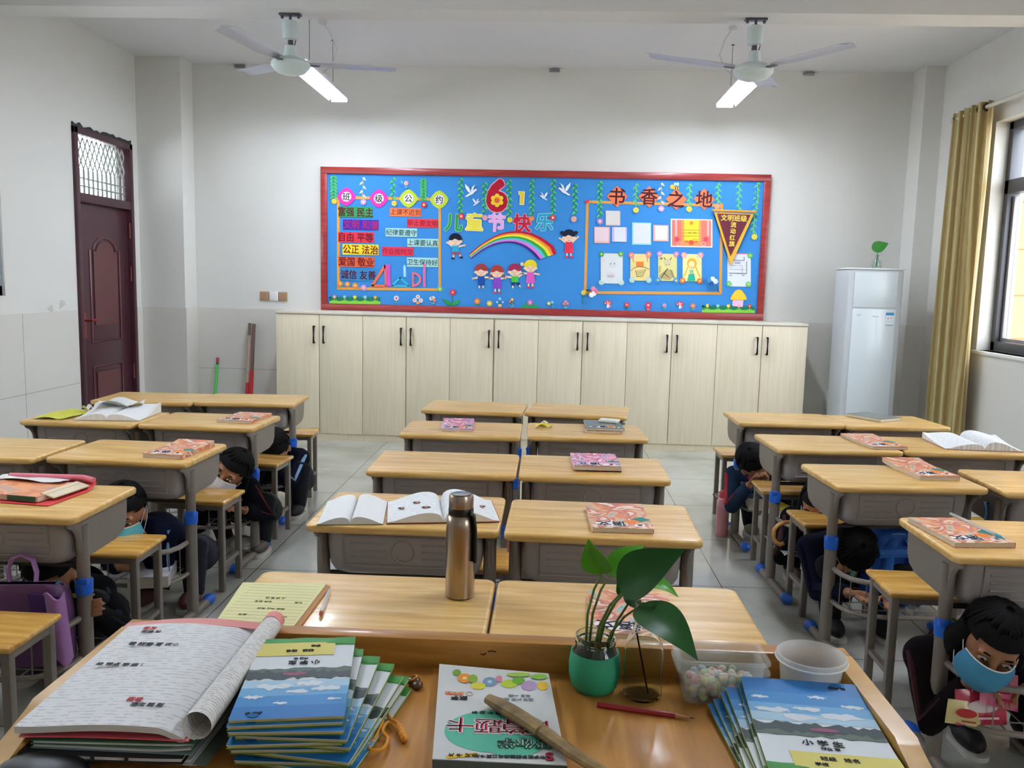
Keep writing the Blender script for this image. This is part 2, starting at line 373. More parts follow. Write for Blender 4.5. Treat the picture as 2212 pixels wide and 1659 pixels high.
# projecting wing of the building seen through the window, tan panels
XW = mat('outer_wall_panel', 'b88a5e', .8, var=.06, vs=2)
b = B(); b.bx((4.05, 8.05, -1), (9, 8.3, 5))
struct(b, 'wall_outside', XW, 'tan panelled outer wall seen through the window')
b = B()
for z in (.55, 1.0, 1.4, 1.82, 2.25, 2.66, 3.1): b.bx((4.05, 8.045, z), (9, 8.052, z+.012))
struct(b, 'trim_8', mat('panel_joint', '8d6443', .9), 'dark joints of the outer tan wall')
struct(B().bx((XR+.24, 6.75, 2.98), (9, 8.3, 3.2)), 'roof_added_shade', CEIL)  # slab added out of view to shade the tan outer wall
struct(B().bx((XR+.25, -6, -.6), (14, 14, -.5)), 'ground_outside', mat('yard', 'b9ad9c', .9))
struct(B().bx((XL-2.4, -6, 3.0), (XL-.24, 10, 3.2)), 'ceiling_corridor', CEIL)
struct(B().bx((XL-2.4, -6, -.2), (XL-2.2, 10, 1.1)), 'wall_parapet', WALL)
struct(B().bx((XL-2.4, -6, 2.3), (XL-2.2, 10, 3.0)), 'wall_added_sky_block', WALL)  # added strip of wall, blocks the bright sky behind the transom
struct(B().bx((XL-2.2, -6, -.2), (XL-.25, 10, -.1)), 'floor_corridor', mat('corridor_floor', 'b4b2aa', .4))
# ---- curtain and its rod
b = B()
CA, CZ = PX(2045, 238, 3.13), PX(2140, 250, 3.13)
cy1, cy0 = 6.98, 6.42
def cur(u, v):
    y = cy1+(cy0-cy1)*u; z = .16+(2.80-.16)*v
    a = sin(u*2*pi*5.5+.6)*(.045-.012*v)+.012*sin(u*31+v*3)
    bulge = .05*math.exp(-((u-.86)/.14)**2)*math.exp(-((v-.42)/.25)**2)
    return (3.13+a, y-.05*(1-v)*(u-.5)*.6+bulge*.5, z+.0*u)
b.grid(cur, 110, 20, (.002, 0, 0))
ct = thing('curtain', 'gathered beige striped curtain hanging between the window and the air conditioner', 'curtain', (0, 0, 0))
def curtain_mat():
    m = bpy.data.materials.new('curtain_cloth'); m.use_nodes = True; nt = m.node_tree; p = nt.nodes['Principled BSDF']
    tc = N(nt, 'ShaderNodeTexCoord'); w = N(nt, 'ShaderNodeTexWave', wave_type='BANDS', bands_direction='Y'); w.inputs['Scale'].default_value = 11; w.inputs['Distortion'].default_value = .6
    nt.links.new(tc.outputs['Object'], w.inputs[0]); r = ramp(nt, [(.2, 'a3894f'), (.55, 'bba76c'), (.85, 'd0c18d')]); nt.links.new(w.outputs[0], r.inputs[0]); nt.links.new(r.outputs[0], p.inputs['Base Color'])
    p.inputs['Roughness'].default_value = .55; p.inputs['Sheen Weight'].default_value = .3
    tr = N(nt, 'ShaderNodeBsdfTranslucent'); nt.links.new(r.outputs[0], tr.inputs[0]); ms = N(nt, 'ShaderNodeMixShader'); ms.inputs[0].default_value = .3
    out = nt.nodes['Material Output']; nt.links.new(p.outputs[0], ms.inputs[1]); nt.links.new(tr.outputs[0], ms.inputs[2]); nt.links.new(ms.outputs[0], out.inputs[0]); return m
b.build('curtain_cloth', curtain_mat(), ct)
for i in range(6): B().cyl((3.13, 6.46+i*.09, 2.76), (3.13, 6.468+i*.09, 2.76), .032).build('eyelet', mat('eyelet_dark', '5a4a3a', .4, metal=.5), ct)
r = thing('curtain_rod', 'white curtain rod above the grey window', 'curtain rod', (0, 0, 0))
B().cyl((3.13, 3.7, 2.76), (3.13, 7.0, 2.76), .014).build('rod', mat('rod_white', 'c9c6b8', .4), r)
for y in (3.8, 5.4, 6.98): B().bx((3.12, y, 2.735), (XR, y+.02, 2.785), .003).build('bracket', mat('rod_white', 'c9c6b8'), r)

# ---- two ceiling fans on the beam
FW = mat('fan_enamel', 'c3d0d0', .3, coat=.3); FB = mat('fan_blade', 'b9bccb', .35, metal=.2); FS = mat('fan_steel', '5c5a62', .4, metal=.7)
def fan(label, mount, tips):
    p = PZ(mount[0], mount[1], 3.01); x, y = p.x, 5.31; t = thing('ceiling_fan', label, 'ceiling fan', (x, y, 3.01), 0, 'ceiling fans')
    b = B(); b.box((0, 0, -.006), (.13, .05, .012), bev=.003)
    for s in (-.05, .05): b.cyl((s, 0, -.012), (s, 0, -.026), .009, n=6)
    b.cyl((0, 0, -.01), (0, 0, -.05), .008); b.build('mount_plate', FS, t)
    b = B(); b.lathe([(.03, -.155), (.045, -.15), (.05, -.06), (.042, -.045), (.02, -.04)], n=24); b.build('canopy', FW, t)
    b = B(); b.cyl((0, 0, -.15), (0, 0, -.2), .016); b.tube([(.02, 0, -.12), (.032, 0, -.16), (.02, .0, -.2)], .003, 6); b.build('down_rod', FS, t)
    b = B(); b.lathe([(.03, -.2), (.036, -.19), (.04, -.225), (.045, -.262), (.06, -.268)], n=24); b.build('lower_cup', FW, t)
    b = B(); b.lathe([(.05, -.258), (.075, -.262), (.105, -.275), (.118, -.292), (.118, -.31), (.108, -.322), (.085, -.345), (.05, -.356), (.0, -.36)], n=40); b.build('motor_housing', FW, t)
    hub = V((x, y, 2.72))
    for u, v, sg in tips:
        dv = ray(u, v).normalized(); m_ = O0-hub; bq = m_.dot(dv); disc = bq*bq-(m_.dot(m_)-.69**2); q = O0+dv*(-bq+sg*math.sqrt(max(0, disc)))-hub
        a = math.atan2(q.y, q.x); tl = math.atan2(q.z, math.hypot(q.x, q.y))
        b = B(); X = Matrix.Translation((0, 0, -.29)) @ Matrix.Rotation(a, 4, 'Z') @ Matrix.Rotation(-tl, 4, 'Y') @ Matrix.Translation((0, 0, .29))
        def bl(s, w):
            L = .12+.58*s; wd = (.026+.042*min(1, s*4)) if s < .95 else .068*math.sqrt(max(0, 1-((s-.95)/.055)**2))*.99+.004
            yy = (w-.5)*2*wd; return X @ V((L, yy, -.295+.012*sin(w*pi)+(w-.5)*.006-.01*s))
        b.grid(bl, 24, 6, (0, 0, .0025)); bo = b.build('blade', FB, t)
        B().box((0, 0, 0), (.1, .035, .006), bev=.002, M=X @ Matrix.Translation((.13, 0, -.302))).build('blade_bracket', FS, bo)
    return t
fan('white three-bladed ceiling fan over the left lit tube lamp', (630, 33), ((482, 54, -1), (855, 147, 1), (527, 153, 1)))
fan('white three-bladed ceiling fan over the right lit tube lamp', (1632, 42), ((1404, 116, 1), (1836, 92, -1), (1660, 183, 1)))
# ---- lit twin-tube lamps hanging on wires from the ceiling
LE = mat('lamp_lit', (.84, .91, 1.), .5, emit=LAMP_STRENGTH); LH = mat('lamp_housing', 'd9d9e4', .4)
def lamp(label, x0, y0, y1, z):
    t = thing('tube_lamp', label, 'lamp', (x0, (y0+y1)/2, z), 0, 'tube lamps'); L = (y1-y0)/2
    b = B(); b.grid(lambda u, v: ((u-.5)*.17, -L+2*L*v, .055*(1-abs(u*2-1)**4)-.003*abs(u*2-1)), 10, 2, (0, 0, .004))
    for e in (-L, L): b.box((0, e, .018), (.13, .004, .06))
    h = b.build('reflector', LH, t)
    B().box((0, 0, .06), (.05, 2*L*.96, .045), bev=.006).build('ballast_box', LH, t)
    for s in (-.042, .042):
        b = B(); b.cyl((s, -L+.01, .003), (s, L-.01, .003), .012, n=12); b.build('tube', LE, t)
    B().box((0, 0, .01), (.11, 2*L*.98, .003)).build('diffuser', LE, t)
    for yy in (-L*.62, L*.62): b = B(); b.cyl((0, yy, .08), (0, yy, ZC-z), .0022, n=5); b.cyl((0, yy, ZC-z-.006), (0, yy, ZC-z), .012); b.build('hanging_wire', FS, t)
    return t
lamp('lit twin-tube lamp hanging behind the left ceiling fan', -1.77, 6.03, 7.1, 2.87)
lamp('lit twin-tube lamp hanging behind the right ceiling fan', 1.37, 6.03, 7.1, 2.87)
lamp('lit twin-tube lamp over the nearer desks on the left, above the picture', -1.77, 2.2, 3.27, 2.87)  # extra lamp out of view, added to light front desks and lectern
lamp('lit twin-tube lamp over the nearer desks on the right, above the picture', 1.37, 2.2, 3.27, 2.87)  # second added lamp, unseen, for top light on the near desks
CW = mat('cable_white', 'c8c8cc', .5)
for lab, pts in (('white cable looping from ceiling to left fan lamp', ((-1.72, 6.4, 3.285), (-1.66, 6.41, 3.2), (-1.62, 6.43, 3.1), (-1.66, 6.46, 3.0), (-1.75, 6.5, 2.94))),
                 ('white cable looping from ceiling to right fan lamp', ((1.27, 6.43, 3.285), (1.22, 6.45, 3.2), (1.19, 6.46, 3.1), (1.24, 6.48, 3.0), (1.35, 6.5, 2.94)))):
    b = B(); b.tube(pts, .006, 6); b.cyl((pts[0][0], pts[0][1], 3.27), (pts[0][0], pts[0][1], 3.29), .03); tag(b.build('lamp_cable', CW, centre=True), lab, 'cable', 'lamp cables')
for x, lab in ((-2.81, 'small grey bracket high on the back wall left of the left fan'), (-.01, 'small grey bracket high on the back wall between the fans'), (2.19, 'thin grey bracket high on the back wall right of the right fan')):
    b = B(); b.box((x, 7.685, 3.27), (.09, .03, .025), bev=.004); b.cyl((x-.025, 7.67, 3.27), (x-.025, 7.664, 3.27), .006); b.cyl((x+.025, 7.67, 3.27), (x+.025, 7.664, 3.27), .006)
    tag(b.build('ceiling_bracket', mat('bracket_grey', '8c8990', .5), centre=True), lab, 'bracket', 'wall brackets')
# ---- sockets
BR = mat('socket_brown', 'a58262', .35); WH = mat('plastic_white', 'dcdedb', .35)
for x, mt, lab in ((-2.615, BR, 'brown wall socket left of the white blank plate'), (-2.528, WH, 'white blank wall plate between two brown sockets'), (-2.443, BR, 'brown wall socket right of the white blank plate')):
    t = thing('wall_socket' if mt is BR else 'blank_plate', lab, 'socket', (x, YB, 1.24), 0, 'wall plates')
    B().box((0, -.006, 0), (.083, .012, .083), bev=.004).build('plate', mt, t)
    if mt is BR:
        b = B()
        for q in (-.012, 0, .012): b.box((q, -.0125, .018 if q else .008), (.003, .003, .009))
        b.build('slot', mat('slot_dark', '2a201a', .6), t)
# ---- standing air conditioner and the vase on it
AW = mat('appliance_white', 'cdd6da', .3, coat=.2); AS = mat('appliance_side', 'b9bdc0', .4)
t = thing('air_conditioner', 'tall white standing air conditioner between cabinets and curtain', 'air conditioner', (2.62, 7.12, 0))
b = B(); b.box((0, .0, .795), (.44, .32, 1.59), bev=.02, seg=3); b.build('body', AS, t)
b = B(); b.box((0, -.162, 1.425), (.345, .016, .285), bev=.006); b.build('upper_panel', AW, t)
b = B(); b.box((0, -.162, .66), (.345, .016, 1.225), bev=.006); fp = b.build('front_panel', AW, t)
B().box((0, 0, 1.592), (.45, .33, .012), bev=.005).build('top_cover', mat('appliance_top', 'dfe3e6', .25), t)
b = B(); b.m(K('3f93c8')).box((.125, -.1712, 1.235), (.062, .001, .022)); b.m(K('dfe6ea')).box((.125, -.1712, 1.185), (.06, .001, .076)); b.m(K('3f7fae')).box((.125, -.1712, 1.145), (.06, .001, .005))
b.m(K('c88f9a')).box((.112, -.1718, 1.2), (.006, .001, .02)); b.box((.135, -.1718, 1.203), (.018, .001, .006)); b.m(K('9fb3c0')).box((.125, -.1718, 1.172), (.045, .001, .003)); b.build('energy_label', None, fp)
b = B(); b.m(K('9aa3aa')).text('~', .03, TR(.0, -.1712, 1.215, 0, pi/2)); b.box((.012, -.1712, 1.212), (.045, .001, .004)); b.box((-.125, -.1712, 1.225), (.04, .001, .003)); b.box((-.12, -.1712, 1.215), (.025, .001, .004)); b.build('logo_mark', None, fp)
CG = mat('clear_glass', 'e8f4ee', .02, trans=1., ior=1.45); WT = mat('water', 'dfeee6', .0, trans=1., ior=1.33)
LG = mat('leaf_green', '2f7a2c', .4, var=.2, vs=14); LD = mat('leaf_dark', '144f10', .4, spec=.4, var=.25, vs=16); LL = mat('leaf_light', '4f9a1e', .4, spec=.4, var=.2, vs=12)
def leaf(b, base, tip, w, up, fold=.25, droop=.15, n=14):
    base, tip, up = V(base), V(tip), V(up).normalized(); d = tip-base; s = d.cross(up).normalized(); u = s.cross(d).normalized(); L = d.length
    def fn(a, c):
        k = (c-.5)*2; wd = w*.5*(sin(pi*min(1, a*.98+.02)**.62))**1.0*(1 if a < .97 else .6)
        return base+d*a+s*(k*wd)+u*(abs(k)*wd*fold+droop*L*sin(pi*a))
    b.grid(fn, n, 6, u*.0006)
t = thing('vase_plant', 'small glass vase with one green leaf on top of the air conditioner', 'plant', (2.74-.09, 7.06, 1.598))
b = B(); b.lathe([(.0, .0), (.034, .002), (.04, .03), (.036, .06), (.02, .085), (.019, .105), (.022, .11), (.019, .112), (.016, .1), (.017, .085), (.032, .058), (.036, .03), (.03, .006), (.0, .005)], n=24); b.build('glass_vase', CG, t)
B().tube([(0, 0, .02), (.004, 0, .1), (0, 0, .14)], .003, 6).build('stem', LL, t)
b = B(); leaf(b, (-.045, -.01, .15), (.085, 0, .205), .1, (.2, -.9, .5), .2, .04); b.build('leaf', LG, t)
t = thing('outlet_box', 'white wall outlet box with grey cover low beside the air conditioner', 'outlet', (2.6, YB-.012, .42))
B().box((0, -.01, 0), (.17, .02, .19), bev=.004).build('box_body', WH, t); B().box((.01, -.021, .025), (.11, .006, .11), bev=.01).build('cover', mat('cover_grey', '66706c', .4), t); B().cyl((.01, -.024, .02), (.01, -.028, .02), .035, n=20).build('round_socket', mat('cover_grey2', '5a6460', .4), t)
# ---- brooms in the back left corner
def broom(name, lab, x, top, seg, head, y=7.60):
    t = thing(name, lab, 'broom', (x, y, 0), 0, 'brooms against the back wall')
    for k, (z0, z1, mt, r) in enumerate(seg): B().cyl((0, -.12+.16*z0/top, z0), (0, -.12+.16*z1/top, z1), r, n=12).build('pole' if k == 0 else 'grip', mt, t)
    b = B(); b.box((0, -.13, .05), (.22, .06, .1), bev=.02); b.build('head', head, t)
broom('broom', 'light green broom leaning in the back left corner', -3.04, .66, ((.1, .6, mat('pole_green', '55c25a', .35), .014), (.58, .64, mat('pole_grey', '4f4a4a', .4), .013), (.63, .665, mat('cap_pink', 'c33c5c', .4), .015)), mat('broom_head_green', '3f8f52', .6))
broom('mop', 'red and pale wooden mop handle beside the cabinets, left of its pair', -2.735, .99, ((.1, .45, mat('pole_red', 'b3202c', .35), .015), (.44, .9, mat('pole_peeled', 'b59b8c', .5, var=.25, vs=30), .013), (.88, .99, mat('pole_brown', '6a5b54', .5), .014)), mat('mop_head', 'b9b2a6', .9))
broom('mop', 'red and brown mop handle touching the leftmost cabinet side', -2.695, .985, ((.1, .56, mat('pole_red', 'b3202c'), .019), (.55, .985, mat('pole_dark', '6b5249', .5, var=.2, vs=30), .017)), mat('mop_head', 'b9b2a6'), 7.59)
# ---- row of six two-door cabinets
CB = wood('cabinet_laminate', 'ddd0b3', 'e2d7bd', 'e7ddc6', .45, (30, 30, 1.2), 2., .0, .0)
HD = mat('handle_dark', '2b2326', .4, metal=.6)
cl = ['leftmost two-door cream cabinet, next to the mop handles', 'second two-door cream cabinet from the left, below the board corner', 'third two-door cream cabinet from the left, with a wide dark door gap', 'fourth two-door cream cabinet from the left, below the right half of the board', 'fifth two-door cream cabinet from the left, behind the right end of the centre desks', 'rightmost two-door cream cabinet, next to the air conditioner']
cx0, cw = -2.366, 4.56/6
for i in range(6):
    t = thing('cabinet', cl[i], 'cabinet', (cx0+cw*(i+.5), 7.25, 0), 0, 'two-door cabinets along the back wall'); h = cw/2
    b = B(); b.bx((-h+.001, .02, .06), (h-.001, .44, 1.105)); b.build('body', CB, t)
    b = B(); b.bx((-h, -.006, 1.105), (h, .44, 1.128), .003); b.build('top', mat('cabinet_top', 'd9d2c2', .4), t)
    b = B(); b.bx((-h, .02, 0), (h, .43, .06)); b.build('plinth', CB, t)
    gap = .006 if i == 2 else .0028
    for s in (-1, 1):
        x0, x1 = (-h+.0015, -gap) if s < 0 else (gap, h-.0015)
        b = B(); b.bx((x0, 0, .06), (x1, .018, 1.1), .002); dr = b.build('door', CB, t)
        hx = s*.042; b = B(); b.tube([(hx, 0, .86), (hx, -.026, .86), (hx, -.03, .875), (hx, -.03, .93), (hx, -.03, .985), (hx, -.026, 1.0), (hx, 0, 1.0)], [.008, .009, .008, .0055, .008, .009, .008], 8); b.build('handle', HD, dr)
# ------------------------------------------------------------------ bulletin board
BY = 7.668
def bp(u, v, d=0.): p = PY(u, v, BY); return V((p.x, BY-d, p.z))
PXM = (bp(1300, 500)-bp(1200, 500)).length/100        # metres per photo pixel on the board
t = thing('bulletin_board', 'large blue bulletin board in a red-brown wooden frame above the cabinets', 'bulletin board', (-.08, 7.7, 1.13))
FRM = wood('board_frame_wood', '86262a', '9a3230', 'a63e38', .35, (1, 12, 12), 3, .2)
def loc(o, t): return V(o)-t.location
b = B(); x0, x1, z0, z1 = -2.078, 1.913, 1.131, 2.406; fw = .058
for a, c in (((x0, z1-fw), (x1, z1)), ((x0, z0), (x1, z0+fw)), ((x0, z0+fw), (x0+fw, z1-fw)), ((x1-fw, z0+fw), (x1, z1-fw))):
    p, q = loc((a[0], 7.645, a[1]), t), loc((c[0], 7.7, c[1]), t); b.bx(p, q, .004)
b.build('frame', FRM, t)
B().bx(loc((x0+.03, BY, z0+.03), t), loc((x1-.03, 7.7, z1-.03), t)).build('backing', mat('board_felt', '3f88cc', .9, spec=.15, var=.05, vs=2), t)
def El(u, v, a, c=None, n=20, a0=0, a1=360):
    c = a if c is None else c; full = abs(a1-a0) >= 360
    return [(u+a*cos(rad(a0+(a1-a0)*i/n)), v-c*sin(rad(a0+(a1-a0)*i/n))) for i in range(n if full else n+1)]
def Rc(u0, v0, u1, v1): return [(u0, v0), (u1, v0+(u1-u0)*.018), (u1, v1+(u1-u0)*.018), (u0, v1)]
def St(pts, w):      # strip polygon along a pixel polyline
    pts = [V((p[0], p[1])) for p in pts]; L, R = [], []
    for i, p in enumerate(pts):
        d = (pts[min(i+1, len(pts)-1)]-pts[max(i-1, 0)]).normalized(); n = V((-d.y, d.x)); ww = w[i] if isinstance(w, (list, tuple)) else w
        L.append(tuple(p+n*ww/2)); R.append(tuple(p-n*ww/2))
    return L+R[::-1]
def Fl(u, v, r, n=8, k=.5):
    o = []
    for i in range(n*6):
        a = 2*pi*i/(n*6); q = r*(k+(1-k)*abs(cos(a*n/2))**.55); o.append((u+q*cos(a), v-q*sin(a)))
    return o
def cut(b, pts, d, th=.002, col=None):
    if col: b.m(K(col))
    return b.prism([bp(p[0], p[1], d) for p in pts], (0, -th, 0))
def btext(b, s, u, v, h, d, col=None, off=.012, rz=.018, sx=1.):
    if col: b.m(K(col))
    p = bp(u, v, d); return b.text(s, h*PXM*1.12, Matrix.Translation(p) @ Matrix.Rotation(rz, 4, 'Y') @ Matrix.Rotation(pi/2, 4, 'X') @ Matrix.Diagonal((sx, 1, 1, 1)), off*1.0)
def single(name, label, cat, group, shapes):
    """one paper cut-out: shapes = (polygon, layer, colour) in one mesh"""
    b = B()
    for pts, d, c in shapes: cut(b, pts, d, col=c)
    return tag(b.build(name, None, centre=True), label, cat, group)
def multi(name, label, cat, group, parts):
    """parts = (part name, [(polygon, layer, colour) or ('text', s, u, v, h, layer, colour)])"""
    c = None; built = []
    for pn, shapes in parts:
        b = B()
        for s in shapes:
            if s[0] == 'text': btext(b, *s[1:7], **(s[7] if len(s) > 7 else {}))
            else: cut(b, s[0], s[1], col=s[2])
        built.append(b.build(pn, None, centre=True))
    L = built[0].location.copy(); t = thing(name, label, cat, L, 0, group)
    for o in built: o.parent = t; o.location = o.location-L
    return t
def flower(u, v, r, petal, centre='f0d860', d=.006, n=8): return [(Fl(u, v, r, n), d, petal), (El(u, v, r*.34, n=10), d+.002, centre)]
OR = 'd89a48'
# paper strip borders of the two panels
def border(label, lines, w):
    multi('paper_border', label, 'paper border', 'orange strip borders', [('strip', [(St(l, w), .001+.0005*i, OR)]) for i, l in enumerate(lines)])
border('orange paper strip border around the class rules on the board left', [[(731, 424), (731, 624)], [(728, 623), (952, 625.5)], [(950, 430), (950, 626)], [(731, 426), (950, 431)]], 6)
border('orange paper strip border around the reading corner on the board right', [[(1269, 437), (1264, 632)], [(1264, 632), (1557, 633.5)], [(1559, 440), (1556, 634)], [(1267, 436), (1559, 444)]], 6)
# rounded diamonds with the four-character headings
def rdia(u, v, r, k=.8): return [(u+r*math.copysign(abs(cos(a))**(1/k), cos(a)), v-r*math.copysign(abs(sin(a))**(1/k), sin(a))) for a in [2*pi*i/40 for i in range(40)]]
for (u, v), ch, c, w in zip(((748.7, 425), (818.7, 429), (882.7, 429), (949, 431.5)), '班级公约', ('d838a4', 'd838a4', 'b6c83c', 'b6c83c'), ('leftmost magenta', 'second magenta', 'first lime', 'rightmost lime')):
    multi('heading_diamond', f'{w} paper diamond with the character {ch} on the board left', 'paper heading', 'class rule heading diamonds', [('diamond', [(rdia(u, v, 20, .72), .005, c)]), ('disc', [(El(u, v, 10.7, n=28), .0075, 'e9e6ee')]), ('lettering', [('text', ch, u, v, 15.5, .0105, '1c1a22', dict(off=.014))])])
for (u, v), ch in zip(((1333, 424), (1402, 425), (1460.5, 430), (1521, 430)), '书香之地'):
    multi('heading_diamond', f'orange square on its corner bearing the brush character {ch}', 'paper heading', 'reading corner heading diamonds', [('diamond', [([(u, v-23), (u+23, v+1), (u, v+24), (u-23, v)], .005, 'ea7a52')]), ('lettering', [('text', ch, u, v, 33, .008, '4e1f2a', dict(off=.02))])])
# hanging paper vines, each with a flower at its tip
vines = [(721, 380, 431, 'g2', '722.5,435,6.5', 'e8c848', 'dense green vine in the far left top corner'), (784, 383, 430, 'w', '785.5,436.5,7', 'd8a8d8', 'white-leaved vine between the two magenta diamonds'),
 (849, 384, 432, 'g', '852,439.5,6.5', 'e8d048', 'thin green vine just left of the first lime diamond'), (915, 387, 434, 'g2', '916,442.5,7', 'd8343c', 'dense green vine between the two lime diamonds'),
 (995, 385, 461, 'g', '996.5,467.5,7', 'd8343c', 'green vine with a red flower above the green character'), (1047, 394, 461, 'g', '1048,470.5,6.5', 'eca8c4', 'green vine with a pink flower left of the big six'),
 (1100, 388, 468, 'g', '1101.5,475,6.5', 'e0d838', 'green vine with a yellow flower right of the big six'), (1149, 388, 466, 'g', '1148,472.5,6.5', 'e88848', 'green vine with an orange flower right of the yellow one'),
 (1195, 388, 465, 'g', '1194,470.5,7', 'd83c3c', 'green vine with a red flower above the teal character'), (1242, 398, 465, 'g', '1239.5,473.5,7', 'eeb0b8', 'green vine with a pale pink flower beside the right dove'),
 (1295.5, 392, 471, 'g', '1296,478.5,7', 'c88cc8', 'green vine with a lilac flower left of the orange headings'), (1373.5, 397, 446, 'gl', '1373.5,454,6.8', 'ead850', 'green vine with a yellow flower between the first two orange headings'),
 (1428, 395, 444, 'w', '1428,451,7', 'dcaed8', 'white-leaved vine right of the second orange heading'), (1489, 397, 445, 'gl', '1488,452,7', 'ead850', 'green vine with a yellow flower left of the last orange heading'),
 (1551, 396, 441, 'gl', '1548.5,447,7', 'e8948c', 'pale green vine with a pink flower above the pennant left end'), (1596, 394, 456, 'gl', None, None, 'pale green vine ending behind the pennant rod'),
 (1636, 394, 506, 'gl', '1629,512,7', 'e6dc4c', 'long green vine along the right edge of the board')]
for u, v0, v1, kind, fl, fc, lab in vines:
    col = {'g': ('2f9a58', '58c07c'), 'g2': ('2f9a50', '52b868'), 'w': ('9aa890', 'd8e4e0'), 'gl': ('64b478', '62bd82')}[kind]; L = v1-v0
    lean = -.09 if u > 1600 else 0; n = int(L/(6.4 if kind != 'w' else 8.4)); sh = [(St([(u, v0), (u+1, v0+L*.3), (u-.6+lean*L*.5, v0+L*.65), (u+lean*L, v1)], 2.2 if kind in 'w' else 2.8), .0035, col[0])]
    for k in range(n):
        q = (k+.4)/n; vv = v0+L*q; uu = u+lean*L*q; s = -1 if k % 2 else 1; ln = 9.8 if kind != 'g2' else 9.5
        if kind == 'g2' : 
            for s2 in (-1, 1): sh.append(([(uu, vv-3), (uu+s2*ln*.45, vv-3.4), (uu+s2*ln*.92, vv+4.2), (uu+s2*ln*.4, vv+3.4)], .0055+.0003*(k % 3), col[1]))
        else: sh.append(([(uu, vv-3), (uu+s*ln*.35, vv-3.8), (uu+s*ln*.8, vv+3.6), (uu+s*ln*.5, vv+3), (uu+s*.6, vv)], .0055, col[1]))
    pr = [('leaves', sh)]
    if fl: a, c, r = [float(x) for x in fl.split(',')]; pr.append(('flower', flower(a, c, r, fc, 'f6e6a8' if fc[0] != 'e' else 'd8b838', .011)))
    multi('paper_vine', lab, 'paper vine', 'paper vines hanging from the board top', pr)
# word cards
SERIF = .02
cards = [((732, 446, 805, 469), '富强 民主', '2f9454', '5a1424', 'green word card, topmost of the left column'), ((741, 474, 818, 496), '文明 和谐', '4428a0', 'a02860', 'purple word card, second of the left column'),
 ((731, 501, 808, 523), '自由 平等', 'd83444', '6c1024', 'red word card, third of the left column'), ((740, 527, 818, 550), '公正 法治', 'e0cc28', '7a1420', 'yellow word card, fourth of the left column'),
 ((731, 554, 809, 576), '爱国 敬业', 'd06038', '6e1220', 'orange-red word card, fifth of the left column'), ((735, 580, 813, 606), '诚信 友善', '3280b4', '4e1232', 'blue word card, lowest of the left column'),
 ((842, 449, 910, 467), '上课不迟到', 'e87848', '7a2c1c', 'orange rule card, topmost of the right column'), ((879, 472, 946, 491), '举止要文明', 'd83c4c', '8e1c30', 'red rule card under the orange rule card'),
 ((833, 492.5, 901, 511), '纪律要遵守', 'a4d4d0', '1f3c48', 'pale teal rule card left of centre in the class rules'), ((880, 515, 947, 533), '上课要认真', 'a4d4d0', '1f3c48', 'pale teal rule card at the panel right edge, mid height'),
 ((825, 533, 893, 552), '作业按时交', 'd83850', '8e1a34', 'red rule card beside the yellow word card'), ((879, 556, 946, 576), '卫生保持好', 'a4d4d0', '1f3c48', 'pale teal rule card, lowest of the right column')]
for i, (r, s, c, ink, lab) in enumerate(cards):
    big = i < 6; u, v = (r[0]+r[2])/2, (r[1]+r[3])/2
    multi('word_card', lab+(' of slogans' if big else ' of class rules'), 'word card', 'slogan cards' if big else 'rule cards', [('card', [(Rc(*r), .003, c)]), ('lettering', [('text', s, u, v+.6, 18.3 if big else 12.4, .0052, ink, dict(off=.026 if big else .012, sx=.9 if big else .98))])])
# paper drawing tools
single('paper_set_square', 'orange paper set square at the foot of the class rules', 'paper cut-out', 'paper drawing tools', [(p, .006, 'e0704c') for p in (St([(804, 618), (832.5, 573)], 6), St([(832.2, 572), (834, 618)], 5), St([(803, 617), (836, 618)], 5))])
single('paper_ruler', 'wide magenta paper ruler beside the orange set square', 'paper cut-out', 'paper drawing tools', [([(833.5, 571), (843, 571), (844.5, 619), (835, 618.5)], .008, 'cc50b4')])
single('paper_set_square', 'cyan paper set square between the rulers', 'paper cut-out', 'paper drawing tools', [(p, .006, '3cb0d4') for p in (St([(847, 617), (865.5, 599)], 5), St([(863.5, 599), (884, 618)], 5), St([(845, 617.5), (886.5, 618.5)], 4.5))])
single('paper_pencil', 'pale blue paper pencil above the cyan set square', 'paper cut-out', 'paper drawing tools', [([(871.5, 576), (874, 571), (877, 576), (877.5, 598), (872, 598)], .006, '9cd4e8')])
single('paper_protractor', 'salmon paper protractor shaped like the letter D', 'paper cut-out', 'paper drawing tools', [(St([(892, 588), (892.5, 619.5)], 4.5), .006, 'd86c7c'), (St([(890+18*cos(rad(a)), 603.5-14*sin(rad(a))) for a in range(90, -91, -15)], 4.5), .0063, 'd86c7c')])
single('paper_ruler', 'thin pink paper ruler right of the protractor', 'paper cut-out', 'paper drawing tools', [([(914.5, 572), (917, 568), (919.5, 572), (920, 620), (914.7, 620)], .008, 'd870a4')])
